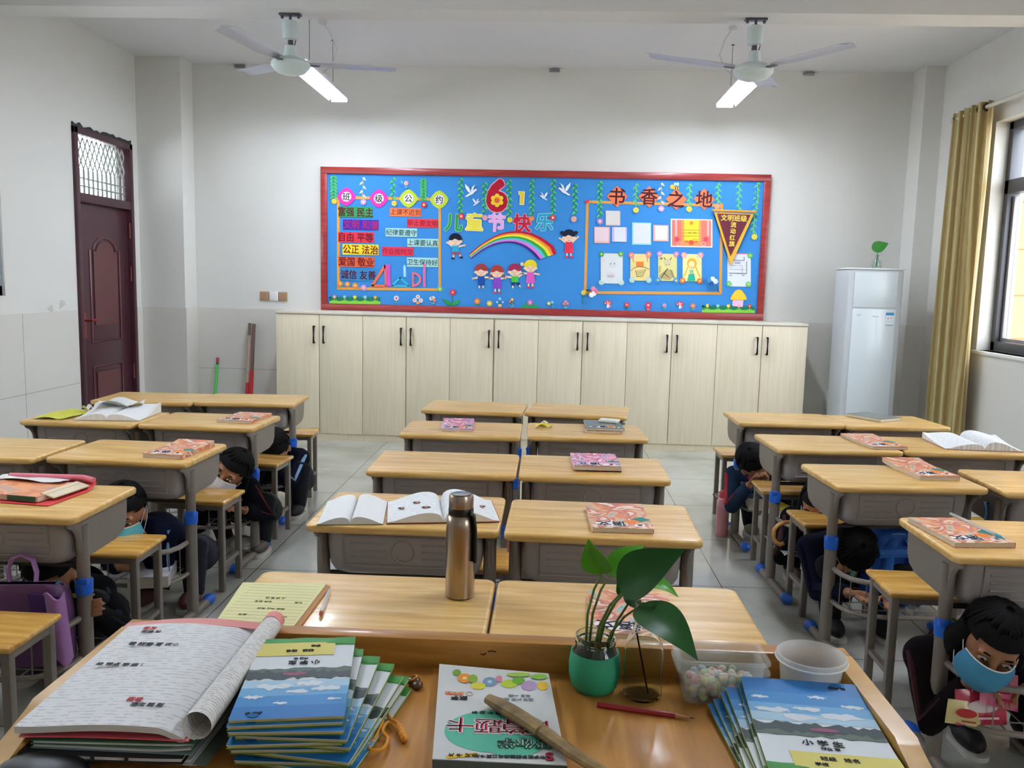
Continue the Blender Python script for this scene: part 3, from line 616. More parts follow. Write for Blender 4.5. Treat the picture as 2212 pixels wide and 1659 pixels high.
# loose paper flowers
fl = [(735, 613, 7, 'e8903c', 'orange flower in the lower left corner of the class rules'), (751, 614, 6.5, 'e8903c', 'second orange flower from the lower left corner of the class rules'), (767.5, 617, 7, 'e8903c', 'third orange flower from the lower left corner of the class rules'), (786, 621.5, 7, 'd898d8', 'lilac flower on the bottom strip of the class rules'), (950.5, 624, 6.5, '74c474', 'light green flower at the lower right corner of the class rules'),
 (1057.5, 655.5, 6.5, 'e8c840', 'yellow flower low under the row of paper children'), (1261, 632, 6.5, 'e6d848', 'yellow flower at the lower left corner of the reading corner'),
 (1299, 549, 6.5, '3aa468', 'dark green flower on the top left of the pale drawing'), (1341, 549, 6.5, '64b464', 'green flower on the top right of the pale drawing'), (1299, 610, 6.5, 'b4dce8', 'pale blue flower on the lower left of the pale drawing'), (1342, 610.5, 6.5, 'c0e0ec', 'pale blue flower on the lower right of the pale drawing'),
 (1363.5, 551, 7, 'ea8490', 'pink flower on the top left of the pot drawing'), (1401, 549.5, 7, 'ea8490', 'pink flower on the top right of the pot drawing'), (1365, 605, 7, 'a8d8ec', 'pale blue flower on the lower left of the pot drawing'), (1401, 605, 7, 'a8d8ec', 'pale blue flower on the lower right of the pot drawing'),
 (1424.5, 548.5, 6.8, 'c890d4', 'lilac flower on the top left of the striped drawing'), (1460.5, 549, 6.8, 'c890d4', 'lilac flower on the top right of the striped drawing'), (1421, 605, 7, '4c9cd4', 'blue flower on the lower left of the striped drawing'), (1460, 606, 7, '4c9cd4', 'blue flower on the lower right of the striped drawing'),
 (1477, 551, 7, 'eca4b8', 'pink flower on the top left of the girl drawing'), (1513, 551, 7, 'eca4b8', 'pink flower on the top right of the girl drawing'), (1474, 606, 7, 'e87c3c', 'orange flower on the lower left of the girl drawing'), (1511, 607, 7, 'e87c3c', 'orange flower on the lower right of the girl drawing'),
 (1620, 552, 6.5, '64c464', 'green flower on the top right of the calendar sheet'), (1574, 613, 6.5, '64c474', 'green flower on the lower left of the calendar sheet'), (1616, 614, 6.5, '64c474', 'green flower on the lower right of the calendar sheet')]
for u, v, r, c, lab in fl:
    multi('paper_flower', lab, 'paper flower', 'loose paper flowers on the board', [('petals', [(Fl(u, v, r), .009, c)]), ('flower_centre', [(El(u, v, r*.33, n=10), .011, 'e8d070' if c != 'e8c840' else 'f4e8b0')])])
# grass strips with blossoms
def grass(label, u0, u1, v0, v1, cols):
    g = [(u0, v1), (u0, v0+4)]; n = 44
    for i in range(n+1): g.append((u0+(u1-u0)*i/n, (v0+(2 if i % 2 else 7)+(u1-u0)*.012*i/n)))
    g += [(u1, v1+(u1-u0)*.012)]
    l = [(u0, v1), (u0, v1-6)]
    for i in range(61):
        q = i/60; near = min(abs(((q*len(cols))+.5) % 1-.0), abs(((q*len(cols))+.5) % 1-1)); l.append((u0+(u1-u0)*q, v1-6-(0 if i % 2 else 6.5*max(0, 1-near*2.6))+(u1-u0)*.012*q))
    l += [(u1, v1+(u1-u0)*.012)]
    pr = [('back_grass', [(g, .003, '1f7a58')]), ('front_grass', [(l, .006, '84cc48')])]
    for k, c in enumerate(cols):
        uu = u0+(u1-u0)*(k+.5)/len(cols); pr.append(('blossom', flower(uu, v0+4+(uu-u0)*.012, 4.2, c, 'f0e070', .009, 6)))
    multi('paper_grass', label, 'paper grass', 'paper grass strips', pr)
grass('paper grass strip with blossoms in the lower left corner of the board', 712, 822, 637, 656, ('e4a0b0', '88c8e0', 'e0d848', '8cc0e8', 'e89838'))
grass('paper grass strip with blossoms in the lower right corner of the board', 1516, 1630, 656, 675, ('e8c048', '6cc4e0', 'e8c048', 'ecb0c8', 'd84848'))
# small plants along the bottom edge
def stemmed(label, u, v, r, c, cc, base, leafc='3c9c5c', potc=None, extra=()):
    pr = []
    sh = [(St([(u, v), (u, base)], 1.4), .003, leafc), ([(u, base), (u-6, base-6), (u-3, base-1.2)], .005, leafc), ([(u, base), (u+6, base-6), (u+3, base-1.2)], .005, leafc)]
    if potc: sh.append(([(u-4, base-4), (u+4, base-4), (u+3, base+2), (u-3, base+2)], .007, potc))
    pr.append(('stem', sh))
    for a, d, q, col in [(u, v, r, c)]+list(extra): pr.append(('blossom', flower(a, d, q, col, cc, .008, 8)))
    multi('paper_plant', label, 'paper plant', 'small paper plants along the board foot', pr)
stemmed('white paper flower with a red heart on the board foot, nearest the left grass strip', 856.5, 644, 6.2, 'eee0e8', 'd84858', 655, '7cc8a0')
stemmed('three white paper daisies in a small orange pot on the board foot', 903, 641, 5, 'e4e8f0', 'e07858', 655, '4c9c9c', 'e8a050', ((896, 648.5, 5, 'e4e8f0'), (909.5, 649, 5, 'e4e8f0')))
stemmed('white and red paper tulips left of the big red flower', 936, 643.5, 4.5, 'f0e8d8', 'e8d8a0', 657, '98d4c8', None, ((931.5, 645, 4.5, 'f0d8d8'), (939, 649, 4, 'd86048')))
single('paper_plant', 'red paper flower above a pair of big dark green leaves', 'paper plant', 'small paper plants along the board foot', [([(954, 645), (965, 648), (976, 655), (977, 661), (966, 659)], .004, '258a4c'), ([(977, 661), (977, 655), (984, 649), (995, 646), (989, 657)], .0043, '2c9a54'), (St([(978, 632), (976.5, 656)], 1.2), .003, '2c8a50'), (Fl(978, 631.5, 7, 10, .75), .008, 'd8344c'), (El(978, 631.5, 2, n=8), .0105, 'f0c8a0')])
stemmed('orange paper flower with green leaf below the leftmost paper child', 1031, 650.5, 7, 'e88438', 'e8c060', 660, '2f9c5c')
stemmed('blue paper flowers in a small yellow pot under the paper children', 1080, 645.5, 4.8, '5cb0e0', 'd8e8f0', 661, '4ca0c8', 'ecc068', ((1074, 652.5, 4.5, '4898d8'), (1086, 652.5, 4.5, '4898d8')))
stemmed('red and yellow paper tulips right of the yellow pot', 1106.5, 647, 3.6, 'e8c848', 'f0e0a0', 663, '88ccb4', None, ((1102, 651, 3.6, 'd85c4c'), (1109, 652, 3, '3858a8')))
single('paper_plant', 'pink paper flower on a green mound below the rainbow', 'paper plant', 'small paper plants along the board foot', [(El(1144.5, 667, 19.5, 13, 20, 0, 180), .004, '2f9c64'), (Fl(1145, 653.5, 6.5), .008, 'd878b8'), (El(1145, 653.5, 2, n=8), .0105, 'f0d0e0')])
stemmed('blue and yellow paper flowers right of the green mound', 1193, 653, 4.4, '5cb8e8', 'e8f0c0', 665, '5cc0a0', None, ((1185.5, 655.5, 4, 'e8e068'),))
stemmed('pink paper tulips left of the hanging green stem', 1222, 652, 3.8, 'e08890', 'f0b8b8', 666, '98d8d0', None, ((1218, 656, 3.6, 'd87888'), (1226, 656, 3.6, 'd87888')))
def mushroom(label, u, v, s):
    multi('paper_mushroom', label, 'paper mushroom', 'red spotted paper mushrooms', [('stem', [([(u-2*s, v), (u+3*s, v), (u+2.4*s, v+8*s), (u-2.6*s, v+8*s)], .004, 'eee8ec'), ([(u+3*s, v+2*s), (u+6*s, v+1*s), (u+6*s, v+6*s), (u+4*s, v+8*s)], .0045, 'e88ca0')]), ('cap', [(El(u, v, 8.5*s, 8*s, 18, 0, 180), .006, 'd8404c')]), ('spots', [(El(u+a*s, v-c*s, 1.5*s, n=8), .0085, 'f4e0e0') for a, c in ((-5, 2), (-1, 5), (3.5, 3), (0, 1.5))])])
mushroom('red spotted paper mushroom left of the reading corner foot', 1313, 657, 1.0); mushroom('red spotted paper mushroom near the right grass strip', 1468.5, 659, .95)
stemmed('small red paper flower with orange heart between mushroom and big red flower', 1354, 658, 6.2, 'd8485c', 'f0a850', 667, '3ca474')
stemmed('large crimson paper flower in a red pot on the board foot', 1400, 659, 7.5, 'dc3c64', 'f4c8d0', 669, 'e0c0a0', 'd86450')
stemmed('tiny lilac paper flower right of the crimson one', 1435, 659.5, 5, 'd8a8d0', 'e88890', 668, '6cc4ac')
stemmed('orange paper flower nearest the right grass strip', 1496.5, 660.5, 6.2, 'e88c6c', 'f0b870', 670, '7cccb4')
multi('paper_mushroom', 'big paper mushroom with yellow cap and pink stem', 'paper mushroom', None, [('stem', [([(1584, 646), (1606, 647), (1604, 663), (1582, 661), (1582, 652)], .004, 'ecc0e0')]), ('cap', [([(1577, 645), (1581, 637), (1588, 628), (1595, 625), (1602, 627), (1609, 637), (1613, 645), (1611, 648), (1579, 648)], .007, 'ecc83c')])])
# birds and bee
def dove(label, u, v, s, fx):
    q = lambda *p: [(u+fx*a*s, v+c*s) for a, c in p]
    multi('paper_dove', label, 'paper dove', 'white paper doves', [('dove_body', [(q((1, -.12), (.75, -.28), (.45, -.1), (0, .18), (-.35, .5), (-.85, .85), (-.55, .95), (-.2, .72), (.3, .5), (.62, .15)), .006, 'e6e8ee')]), ('wing', [(q((.35, .0), (.5, -.55), (.8, -.95), (.25, -.6), (.02, -.1), (.05, .15)), .0085, 'dfe2ea'), (q((0, .15), (-.25, -.45), (-.85, -1.0), (-.8, -.5), (-.45, .1), (-.25, .3)), .009, 'eef0f4')]), ('beak', [(q((.95, -.2), (1.12, -.1), (.95, -.05)), .0085, 'c8503c')])])
dove('larger white paper dove left of the big six', 1017, 412, 14.5, 1); dove('smaller white paper dove below the left dove', 1028.5, 436.5, 8.5, 1)
dove('smaller white paper dove right of the yellow one', 1175, 424, 9.5, -1); dove('larger white paper dove at the right of the festive heading', 1220, 409, 14.5, -1)
multi('paper_bird', 'small blue paper bird above the first lime diamond', 'paper bird', None, [('bird_body', [([(858, 398), (864, 397), (870, 402), (880, 402), (883, 405), (876, 407), (866, 404)], .006, '2c80d0'), (El(877.5, 396, 5, n=14), .007, 'e0a8a0')]), ('wing', [([(866, 389), (870, 392), (871, 398), (867, 396)], .009, '5cc4e8'), ([(872, 404), (882, 403), (878, 407)], .0095, '5cc4e8')])])
multi('paper_bee', 'yellow striped paper bee above the third orange heading', 'paper bee', None, [('bee_body', [(El(1460.5, 407, 6, 3.8), .006, 'e8b83c'), (El(1452, 404, 5, n=16), .008, 'e8b040'), (St([(1459, 404), (1459.5, 411)], 1.6), .0085, '4a2c20'), (St([(1463, 404), (1463.5, 410.5)], 1.6), .0085, '4a2c20')]), ('wing', [(El(1458, 398, 2.5, 4), .008, 'b8e0f0'), (El(1463.5, 398, 3, 4), .0082, 'b8e0f0')])])
# festive heading: 6 1 and five characters
def letter(label, ch, u, v, h, fill, edge, off, eoff, sx=1.):
    multi('paper_character', label, 'paper character', 'festive heading cut-outs', [('outline', [('text', ch, u, v, h, .005, edge, dict(off=eoff, sx=sx))]), ('fill', [('text', ch, u, v, h, .0075, fill, dict(off=off, sx=sx))])])
multi('paper_numeral', 'big red paper numeral six with a smiling yellow flower inside', 'paper numeral', 'festive heading cut-outs', [('outline', [('text', '6', 1074, 422.5, 78, .005, 'e6b8cc', dict(off=.085))]), ('fill', [('text', '6', 1074, 422.5, 78, .0075, 'b01830', dict(off=.06)), (El(1074, 433.5, 12, n=20), .007, 'b01830')]), ('flower', [(El(1074+9.5*cos(rad(30+60*k)), 433-9.5*sin(rad(30+60*k)), 5.2, n=16), .0105+.0002*k, 'ecc438') for k in range(6)]+[(El(1074, 433, 6.4, n=18), .0135, 'e87c30')]), ('face', [(El(1071.5, 432, .9, n=8), .016, '5a2010'), (El(1076.5, 432, .9, n=8), .016, '5a2010'), (St([(1071, 435), (1074, 436.6), (1077, 435)], .8), .016, '8a2a18')])])
multi('paper_character', 'yellow paper numeral one beside the big six', 'paper numeral', 'festive heading cut-outs', [('outline', [([(1119.5, 413), (1133.5, 413.5), (1134, 417), (1132, 443), (1122, 442.5), (1123, 421.5), (1120, 421)], .005, 'f2ecd0')]), ('fill', [([(1121, 414.5), (1131.5, 415), (1132.3, 418), (1130.5, 441.5), (1123.4, 441), (1124.4, 420), (1121.2, 419.5)], .0075, 'e4c838')])])
for ch, u, v, f, e, lab in (('儿', 980, 481, '2f9c4c', 'a8dcc8', 'green'), ('童', 1025, 479, 'e6d62c', 'f2efc8', 'yellow'), ('节', 1073, 481, 'e0aee0', 'f0c4ec', 'pink'), ('快', 1128, 482, 'c0203c', 'eec4d0', 'crimson'), ('乐', 1176, 479.5, '2ca0c0', 'b4e4ee', 'teal')):
    letter(f'{lab} paper character {ch} of the festive heading', ch, u, v, 35, f, e, .024 if ch == '童' else .032, .062)
# rainbow
oc = [(1014, 549), (1027, 537.5), (1040, 527.5), (1055, 517.5), (1070, 509), (1085, 503.5), (1100, 500.3), (1115, 499), (1130, 499.6), (1150, 504), (1166, 511), (1182, 521), (1196, 532), (1202, 548)]
ic = [(1017.5, 559), (1029, 549.5), (1041, 541), (1053, 534.5), (1065, 529.5), (1078, 526), (1090, 524.5), (1101, 524.3), (1111, 525.3), (1122, 528.5), (1132, 533), (1142, 540), (1151, 548), (1163, 561)]
def lerp2(k): return [(a[0]+(c[0]-a[0])*k, a[1]+(c[1]-a[1])*k) for a, c in zip(oc, ic)]
multi('paper_rainbow', 'paper rainbow arching over the row of paper children', 'paper rainbow', None, [('band', [(lerp2(k0)+lerp2(k1)[::-1], .005+.0004*i, c)]) for i, (k0, k1, c) in enumerate(((0, .17, 'b81c38'), (.17, .30, 'ec8838'), (.30, .45, 'e8dc38'), (.45, .60, '3ca03c'), (.60, .73, '50bcd4'), (.73, .88, 'd87cc8'), (.88, 1, '481c8c')))])
# paper children
def kid(label, u, v, hair, top, bottom, shoe, dress, hs='short', la=(-17, 2), ra=(17, 2), leg=0):
    SK = 'f0d0b4'; r = 13.2; pr = [('paper_face', [(El(u, v, r, r*.9, 22), .008, SK), (El(u-r*.95, v+3, 2.6, n=8), .0078, SK), (El(u+r*.95, v+3, 2.6, n=8), .0078, SK)])]
    h = [(El(u, v-2.5, r+.8, r*.98, 20, -8, 188)+[(u-8, v+.5), (u-1, v-3.5), (u+8, v+.8)], .0105, hair)]
    if hs == 'buns': h += [(El(u-15, v-8, 4.2, n=12), .0102, hair), (El(u+15, v-8, 4.2, n=12), .0102, hair)]
    if hs == 'bob': h += [([(u+11, v+2), (u+18, v+10), (u+12, v+10)], .0102, hair), ([(u-11, v+2), (u-17, v+10), (u-12, v+10)], .0101, hair)]
    if hs == 'pony': h += [(Fl(u-18, v-6, 4.5, 5), .0112, 'e8c8a0'), (El(u-14.5, v-6, 2.2, n=8), .0102, 'c84838')]
    pr.append(('hair', h))
    pr.append(('face_drawing', [(St([(u-6, v+3.5), (u-4.5, v+2.4), (u-3, v+3.5)], .6), .0105, '7a4a3c'), (St([(u+3, v+3.5), (u+4.5, v+2.4), (u+6, v+3.5)], .6), .0105, '7a4a3c'), (St([(u, v+3), (u, v+5.5)], .6), .0105, '7a4a3c'), (St([(u-2.5, v+8), (u, v+9.3), (u+2.5, v+8)], .9), .0105, 'c83c44')]))
    bt = v+11; tl = 24 if dress else 14
    arms = [(St([(u-5, bt+3), (u+la[0], bt+la[1])], [4.5, 3.4]), .0045, SK), (El(u+la[0]-1, bt+la[1], 2.3, n=8), .0045, SK), (St([(u+5, bt+3), (u+ra[0], bt+ra[1])], [4.5, 3.4]), .0045, SK), (El(u+ra[0]+1, bt+ra[1], 2.3, n=8), .0045, SK)]
    pr.append(('arms', arms))
    pr.append(('dress' if dress else 'shirt', [([(u-7, bt), (u+7, bt), (u+(10 if dress else 7.5), bt+tl), (u-(10 if dress else 7.5), bt+tl)], .006, top)]))
    y = bt+tl; lg = []
    for s in (-1, 1):
        kx = leg if s > 0 else 0
        if not dress: lg.append((St([(u+s*3.6, y-1), (u+s*4+kx, y+7-kx*.3)], 6.4), .005, bottom))
        e = y+(3 if dress else 8); lg.append((St([(u+s*4+kx, e-2), (u+s*4.4+kx*1.3, e+5-kx*.4)], 3.4), .0042, SK)); lg.append((El(u+s*5.4+kx*1.4, e+6-kx*.4, 3.8, 2), .0065, shoe))
    pr.append(('legs', lg)); multi('paper_child', label, 'paper child', 'paper children on the board', pr)
kid('paper boy with black hair, blue shirt and brown trousers left of the rainbow', 984, 519, '161c34', '30a0c8', 'a8484c', '1c1c30', False, la=(-17, -6), ra=(19, 0), leg=5)
kid('paper girl with two black buns and a red dress right of the rainbow', 1229, 511, '1a1f38', 'dc3450', None, 'd82c58', True, 'buns', (-19, -7), (19, -10))
kid('paper child with brown hair and navy overall, leftmost of the row of four', 1039.5, 585, '9c3a3c', '1c4ca0', '1c4ca0', '3c8cd0', False, la=(-17, 6), ra=(17, 3))
kid('paper girl with red-brown bob and purple dress, second of the row of four', 1074, 588, 'a83c34', '8848c4', None, 'c84858', True, 'bob', (-16, 2), (17, 2))
kid('paper boy with crimson hair and green shirt, third of the row of four', 1112, 585, '9c2850', '44b83c', '1c3c78', '3c94c8', False, la=(-18, 2), ra=(17, -4), leg=6)
kid('paper girl with yellow hair and pink dress, rightmost of the row of four', 1146, 576.5, 'e4d02c', 'd85cb8', None, 'c03864', True, 'pony', (-16, 3), (17, 5))
# papers of the reading corner
HW = page('handwriting', 'dcd8d4', '8a8890', 520, .4, .8, 160)
def sheet(label, r, edge, paper, inset, group='pinned reading notes', name='pinned_note'):
    u0, v0, u1, v1 = r; i = inset; b = B(); cut(b, Rc(u0, v0, u1, v1), .003, col=edge); e = b.build('paper_edge', None, centre=True); L = e.location.copy()
    t = thing(name, label, 'note', L, 0, group); e.parent = t; e.location = (0, 0, 0)
    b = B(); b.m(paper); cut(b, Rc(u0+i[0], v0+i[1], u1-i[2], v1-i[3]), .005); o = b.build('written_sheet', None, centre=True); o.parent = t; o.location -= L; return t
def tint(n, c): return mat('note_'+n, c, .8, var=.06, vs=160)
sheet('beige note, topmost of three pinned notes', (1308, 455, 1340, 487), 'd8b8bc', tint('a', 'd6d0cc'), (1, 1, 2, 2)); sheet('pink note, lower left of three pinned notes', (1283.5, 490, 1317, 525), 'ecb0a8', tint('b', 'e0c8d0'), (1, 2, 3, 4)); sheet('white note with lilac edge, lower right of three pinned notes', (1322, 490.5, 1354, 522), 'c8b8dc', tint('c', 'd8d8e4'), (5, 0, 3, 0))
sheet('pale note with cyan edge left of the certificate', (1365, 480.5, 1406.5, 528.5), '8cd8ec', tint('d', 'd8dae4'), (3, 2, 2, 3)); sheet('white note with pink edge touching the certificate', (1411, 486, 1444, 521), 'f0b8ac', tint('e', 'e4deda'), (4, 2, 3, 3))
b = B(); u0, v0, u1, v1 = 1448.5, 472.5, 1538.5, 533.5
cut(b, Rc(u0, v0, u1, v1), .004, col='f0e8f0'); ce = b.build('white_edge', None, centre=True); L = ce.location.copy()
t = thing('certificate', 'red and yellow award certificate beside the pennant', 'certificate', L); ce.parent = t; ce.location = (0, 0, 0)
b = B(); cut(b, Rc(u0+3, v0+2.5, u1-3, v1-3), .0065, col='e87868'); cut(b, Rc(u0+23, v0+2.5, u1-24, v1-3), .008, col='ec9858'); cut(b, Rc(u0+29, v0+2.5, u1-29, v1-14), .0095, col='e6d43c')
for uu in (u0+9, u1-12): cut(b, Rc(uu, v0+3, uu+5, v0+38), .008, col='f0a8a4')
o = b.build('printed_ground', None, centre=True); o.parent = t; o.location -= L
b = B(); cut(b, El(1493, 482, 4), .0115, col='e08840'); cut(b, Fl(1493, 524, 6, 6), .0115, col='dc5438')
for s in (-1, 1): cut(b, St([(1493+s*5, 524), (1493+s*11, 520.5), (1493+s*13, 524)], 1.6), .0115, col='d85038'); cut(b, Fl(1493+s*31, 517, 6, 5), .0112, col='d84c58'); cut(b, St(El(1493+s*26, 527, 5, 3.4), 1), .0112, col='f8d0d0')
for k, (a, c) in enumerate(((1472, 1512), (1468, 1514), (1470, 1508), (1495, 1508))): cut(b, St([(a, 497+k*6.4), (c, 497.5+k*6.4)], 1.1), .0115, col='b89838')
for k in range(4): cut(b, St([(1487+k*3.5+(4 if k > 1 else 0), 504.5), (1488.5+k*3.5+(4 if k > 1 else 0), 502)], 1.2), .013, col='6c5818')
o = b.build('printed_ornament', None, centre=True); o.parent = t; o.location -= L
def drawing(label, r, col, art):
    multi('child_drawing', label, 'drawing', 'children drawings on the board', [('paper', [(Rc(*r), .004, col)]), ('crayon_lines', [(p, .006+.0003*i, c) for i, (p, c) in enumerate(art)])])
drawing('pale pencil drawing of a face and a small cake, leftmost drawing', (1297.5, 547, 1345, 612), 'd8dcdc', [(El(1319.5, 570, 1.2, n=8), '4a4450'), (El(1326.5, 570, 1.2, n=8), '4a4450'), (St(El(1323, 571, 7, 5), .5), 'b0a8b8'), (El(1319.5, 594, 7.5, 6), 'd8ccd4'), (Rc(1312, 594, 1327, 598), 'c0b0c4'), (El(1303, 562, 3.2, 5), 'e4ccd4')])
drawing('cream drawing of a flower pot under an orange box', (1361.5, 548, 1403.5, 606), 'e4cf8c', [(Rc(1374, 565, 1390, 575), 'e07c34'), (St([(1362.5, 585), (1370, 578.5), (1380, 575.5), (1392, 577), (1402, 582)], 1), '6c5a34'), ([(1372, 585), (1396, 581), (1388, 597), (1376, 597)], 'c8b878'), (St([(1373, 584), (1376, 598), (1388, 597), (1395, 581)], .9), '6c6848'), (St([(1374, 590), (1390, 589)], .8), '7ca098'), (St([(1368, 553), (1367, 562), (1370, 566)], .8), 'a8783c'), (St([(1398, 555), (1398, 566)], .8), 'a8783c')])
drawing('yellow-green drawing of a horned striped figure', (1421.5, 548, 1462, 606.5), 'e0d890', [(St([(1434, 556), (1437, 561), (1443, 561), (1448, 561), (1450, 556)], 1.6), '4c4430'), (El(1441.5, 567, 7.5, 8), 'cfc69a'), (El(1439, 572, .9, n=8), '3c3424'), (El(1445, 572, .9, n=8), '3c3424'), ([(1442, 580), (1453, 598), (1447, 605), (1428, 603), (1424, 594)], 'b8a878'), (St([(1442, 580), (1428, 600)], 1.7), '3c3424')]+[(St([(1446+k*1.6, 583+k*3.6), (1452+k*1.2, 585+k*3.4)], 1), '4c4430') for k in range(5)]+[(St([(1432+k*3, 588+k*3), (1437+k*3, 590+k*3)], .7), '6c6444') for k in range(4)]+[(St([(1423, 578+k*3.5), (1427, 575+k*3.5)], .7), '5c5438') for k in range(4)]+[(El(1428, 558.5, 3, 2), '7c7458')])
drawing('yellow drawing of a girl with a green skirt, rightmost drawing', (1474.5, 548.5, 1515.5, 607.5), 'ebe59c', [(El(1494.5, 569, 10.5, 11.5), 'e0a83c'), (El(1493.5, 571.5, 6.5, 7.5), 'f0e8a8'), (St([(1485, 577), (1481, 590), (1476, 597)], 2), 'd8a83c'), (St([(1503, 577), (1508, 590), (1512, 598)], 2), 'd8a83c'), ([(1488, 592), (1499, 591), (1502, 607), (1484, 607)], '28b090'), ([(1489, 583), (1498, 583), (1497, 590), (1490, 590)], '8cb8a8'), (St([(1491, 575.5), (1493.5, 576.5), (1496, 575.2)], .7), '7c5428')]+[(El(1505+k*2.4, 555+k*5, .9, n=6), '9c7c5c') for k in range(4)])
multi('calendar_sheet', 'white printed timetable sheet half hidden by the pennant tip', 'printed sheet', None, [('sheet', [(Rc(1571, 548, 1621.5, 618.5), .0035, 'dde2ec'), (Rc(1590, 546.5, 1614, 549), .005, 'c87c98')]), ('printed_table', [(St(l, w), .0055, '4c5058') for l, w in (([(1574, 590), (1612.5, 591)], 1.4), ([(1612.5, 565), (1612.5, 591)], 1.2), ([(1583, 562), (1607, 563)], 1.2), ([(1607, 555), (1607, 563)], 1.2), ([(1580, 573.5), (1592, 573.8)], .5), ([(1595, 573.8), (1604, 574)], .5), ([(1577, 582), (1609, 582.6)], .5), ([(1603, 576), (1603, 590)], .5))]+[(Rc(1587, 565, 1599, 570), .0055, 'a8acb8'), (Rc(1575, 593.5, 1581, 596), .0055, '9ca0a8'), (Rc(1602, 593.5, 1608, 596), .0055, '9ca0a8')])])
single('paper_heart', 'small red paper heart at the top left of the reading corner border', 'paper heart', None, [([(1267.5, 440.5), (1263, 435), (1264.5, 432), (1267.5, 433), (1270.5, 431.5), (1273, 434.5)], .006, 'd83444')])
# flower sprigs standing off the board
def sprig(label, base, heads, col, heads_col):
    L = bp(base[0], base[1], .01); t = thing('artificial_flower_sprig', label, 'artificial flower', L, 0, 'artificial flower sprigs'); b = B()
    for u, v in heads: b.tube([(0, 0, 0), (bp(u, v, .05)-L)*.5+V((0, -.015, 0)), bp(u, v, .05)-L], .0022, 5)
    b.build('stems', K(col), t)
    for k, (u, v) in enumerate(heads):
        b = B(); p = bp(u, v, .05)-L
        for q in range(6): b.ell(p+V((.013*cos(q*1.05), -.004, .013*sin(q*1.05))), (.011, .006, .011), nu=8, nv=5)
        b.ell(p+V((0, -.008, 0)), (.006, .005, .006), nu=8, nv=5); b.build('blossom', K(heads_col[k % len(heads_col)]), t)
sprig('blue and white artificial flower sprig in the lower right of the reading corner', (1553, 632), ((1530, 606), (1537, 603), (1543, 608), (1534, 612)), '3c6470', ('3c8cc8', 'e0e4f0', 'd8e4f0', '2c5c9c'))
sprig('pink and white artificial flower sprig in the lower left of the reading corner', (1266, 626), ((1281, 624), (1286, 629), (1277, 637), (1282, 634)), '4a3c30', ('e088a4', 'd87494', 'f0ecf0', 'e8e4ec'))
single('paper_streamer', 'thin green paper stem hanging below the yellow corner flower', 'paper stem', None, [(St([(1259, 636), (1258, 657)], 1.3), .004, '2c7c4c')])
# pennant
L = bp(1583, 455, .04); t = thing('pennant', 'maroon triangular pennant with gold fringe hanging on the board right', 'pennant', L)
GF = mat('gold_fringe', 'e0a82c', .6, var=.25, vs=120, stretch=(1, 1, 1), sheen=.3)
a, c, e = bp(1541, 459, .035)-L, bp(1626, 463, .035)-L, bp(1577, 574, .03)-L; m_ = (a+c+e)/3
B().prism([a, c, e], (0, -.004, 0)).build('fringe', GF, t)
ai, ci, ei = bp(1547, 462, .042)-L, bp(1619, 465, .042)-L, bp(1576, 554, .037)-L
B().prism([ai, ci, ei], (0, -.003, 0)).build('velvet', mat('velvet_maroon', '64182c', .8, sheen=.4), t)
b = B(); p, q = bp(1535, 455, .045)-L, bp(1633, 459, .045)-L; b.cyl(p+(q-p)*.06, q-(q-p)*.06, .011)
for s, k in ((p, 1), (q, -1)): d = (q-p)*k; b.cyl(s, s+d*.05, .003, .012); b.ell(s+d*.05, (.009, .013, .013), nu=10, nv=6)
b.build('rod', mat('gold_rod', 'd89a30', .4, metal=.3), t)
b = B(); b.m(mat('gold_thread', 'e8c850', .5))
for s, u, v, h in (('文明班级', 1583, 472, 12.5), ('流', 1582, 486, 11), ('动', 1581, 500, 11), ('红', 1579.5, 513.5, 11), ('旗', 1578.5, 527, 11)):
    pp = bp(u, v, .0465)-L; b.text(s, h*PXM*1.12, Matrix.Translation(pp) @ Matrix.Rotation(.02, 4, 'Y') @ Matrix.Rotation(pi/2, 4, 'X'), .025)
b.build('lettering', None, t)
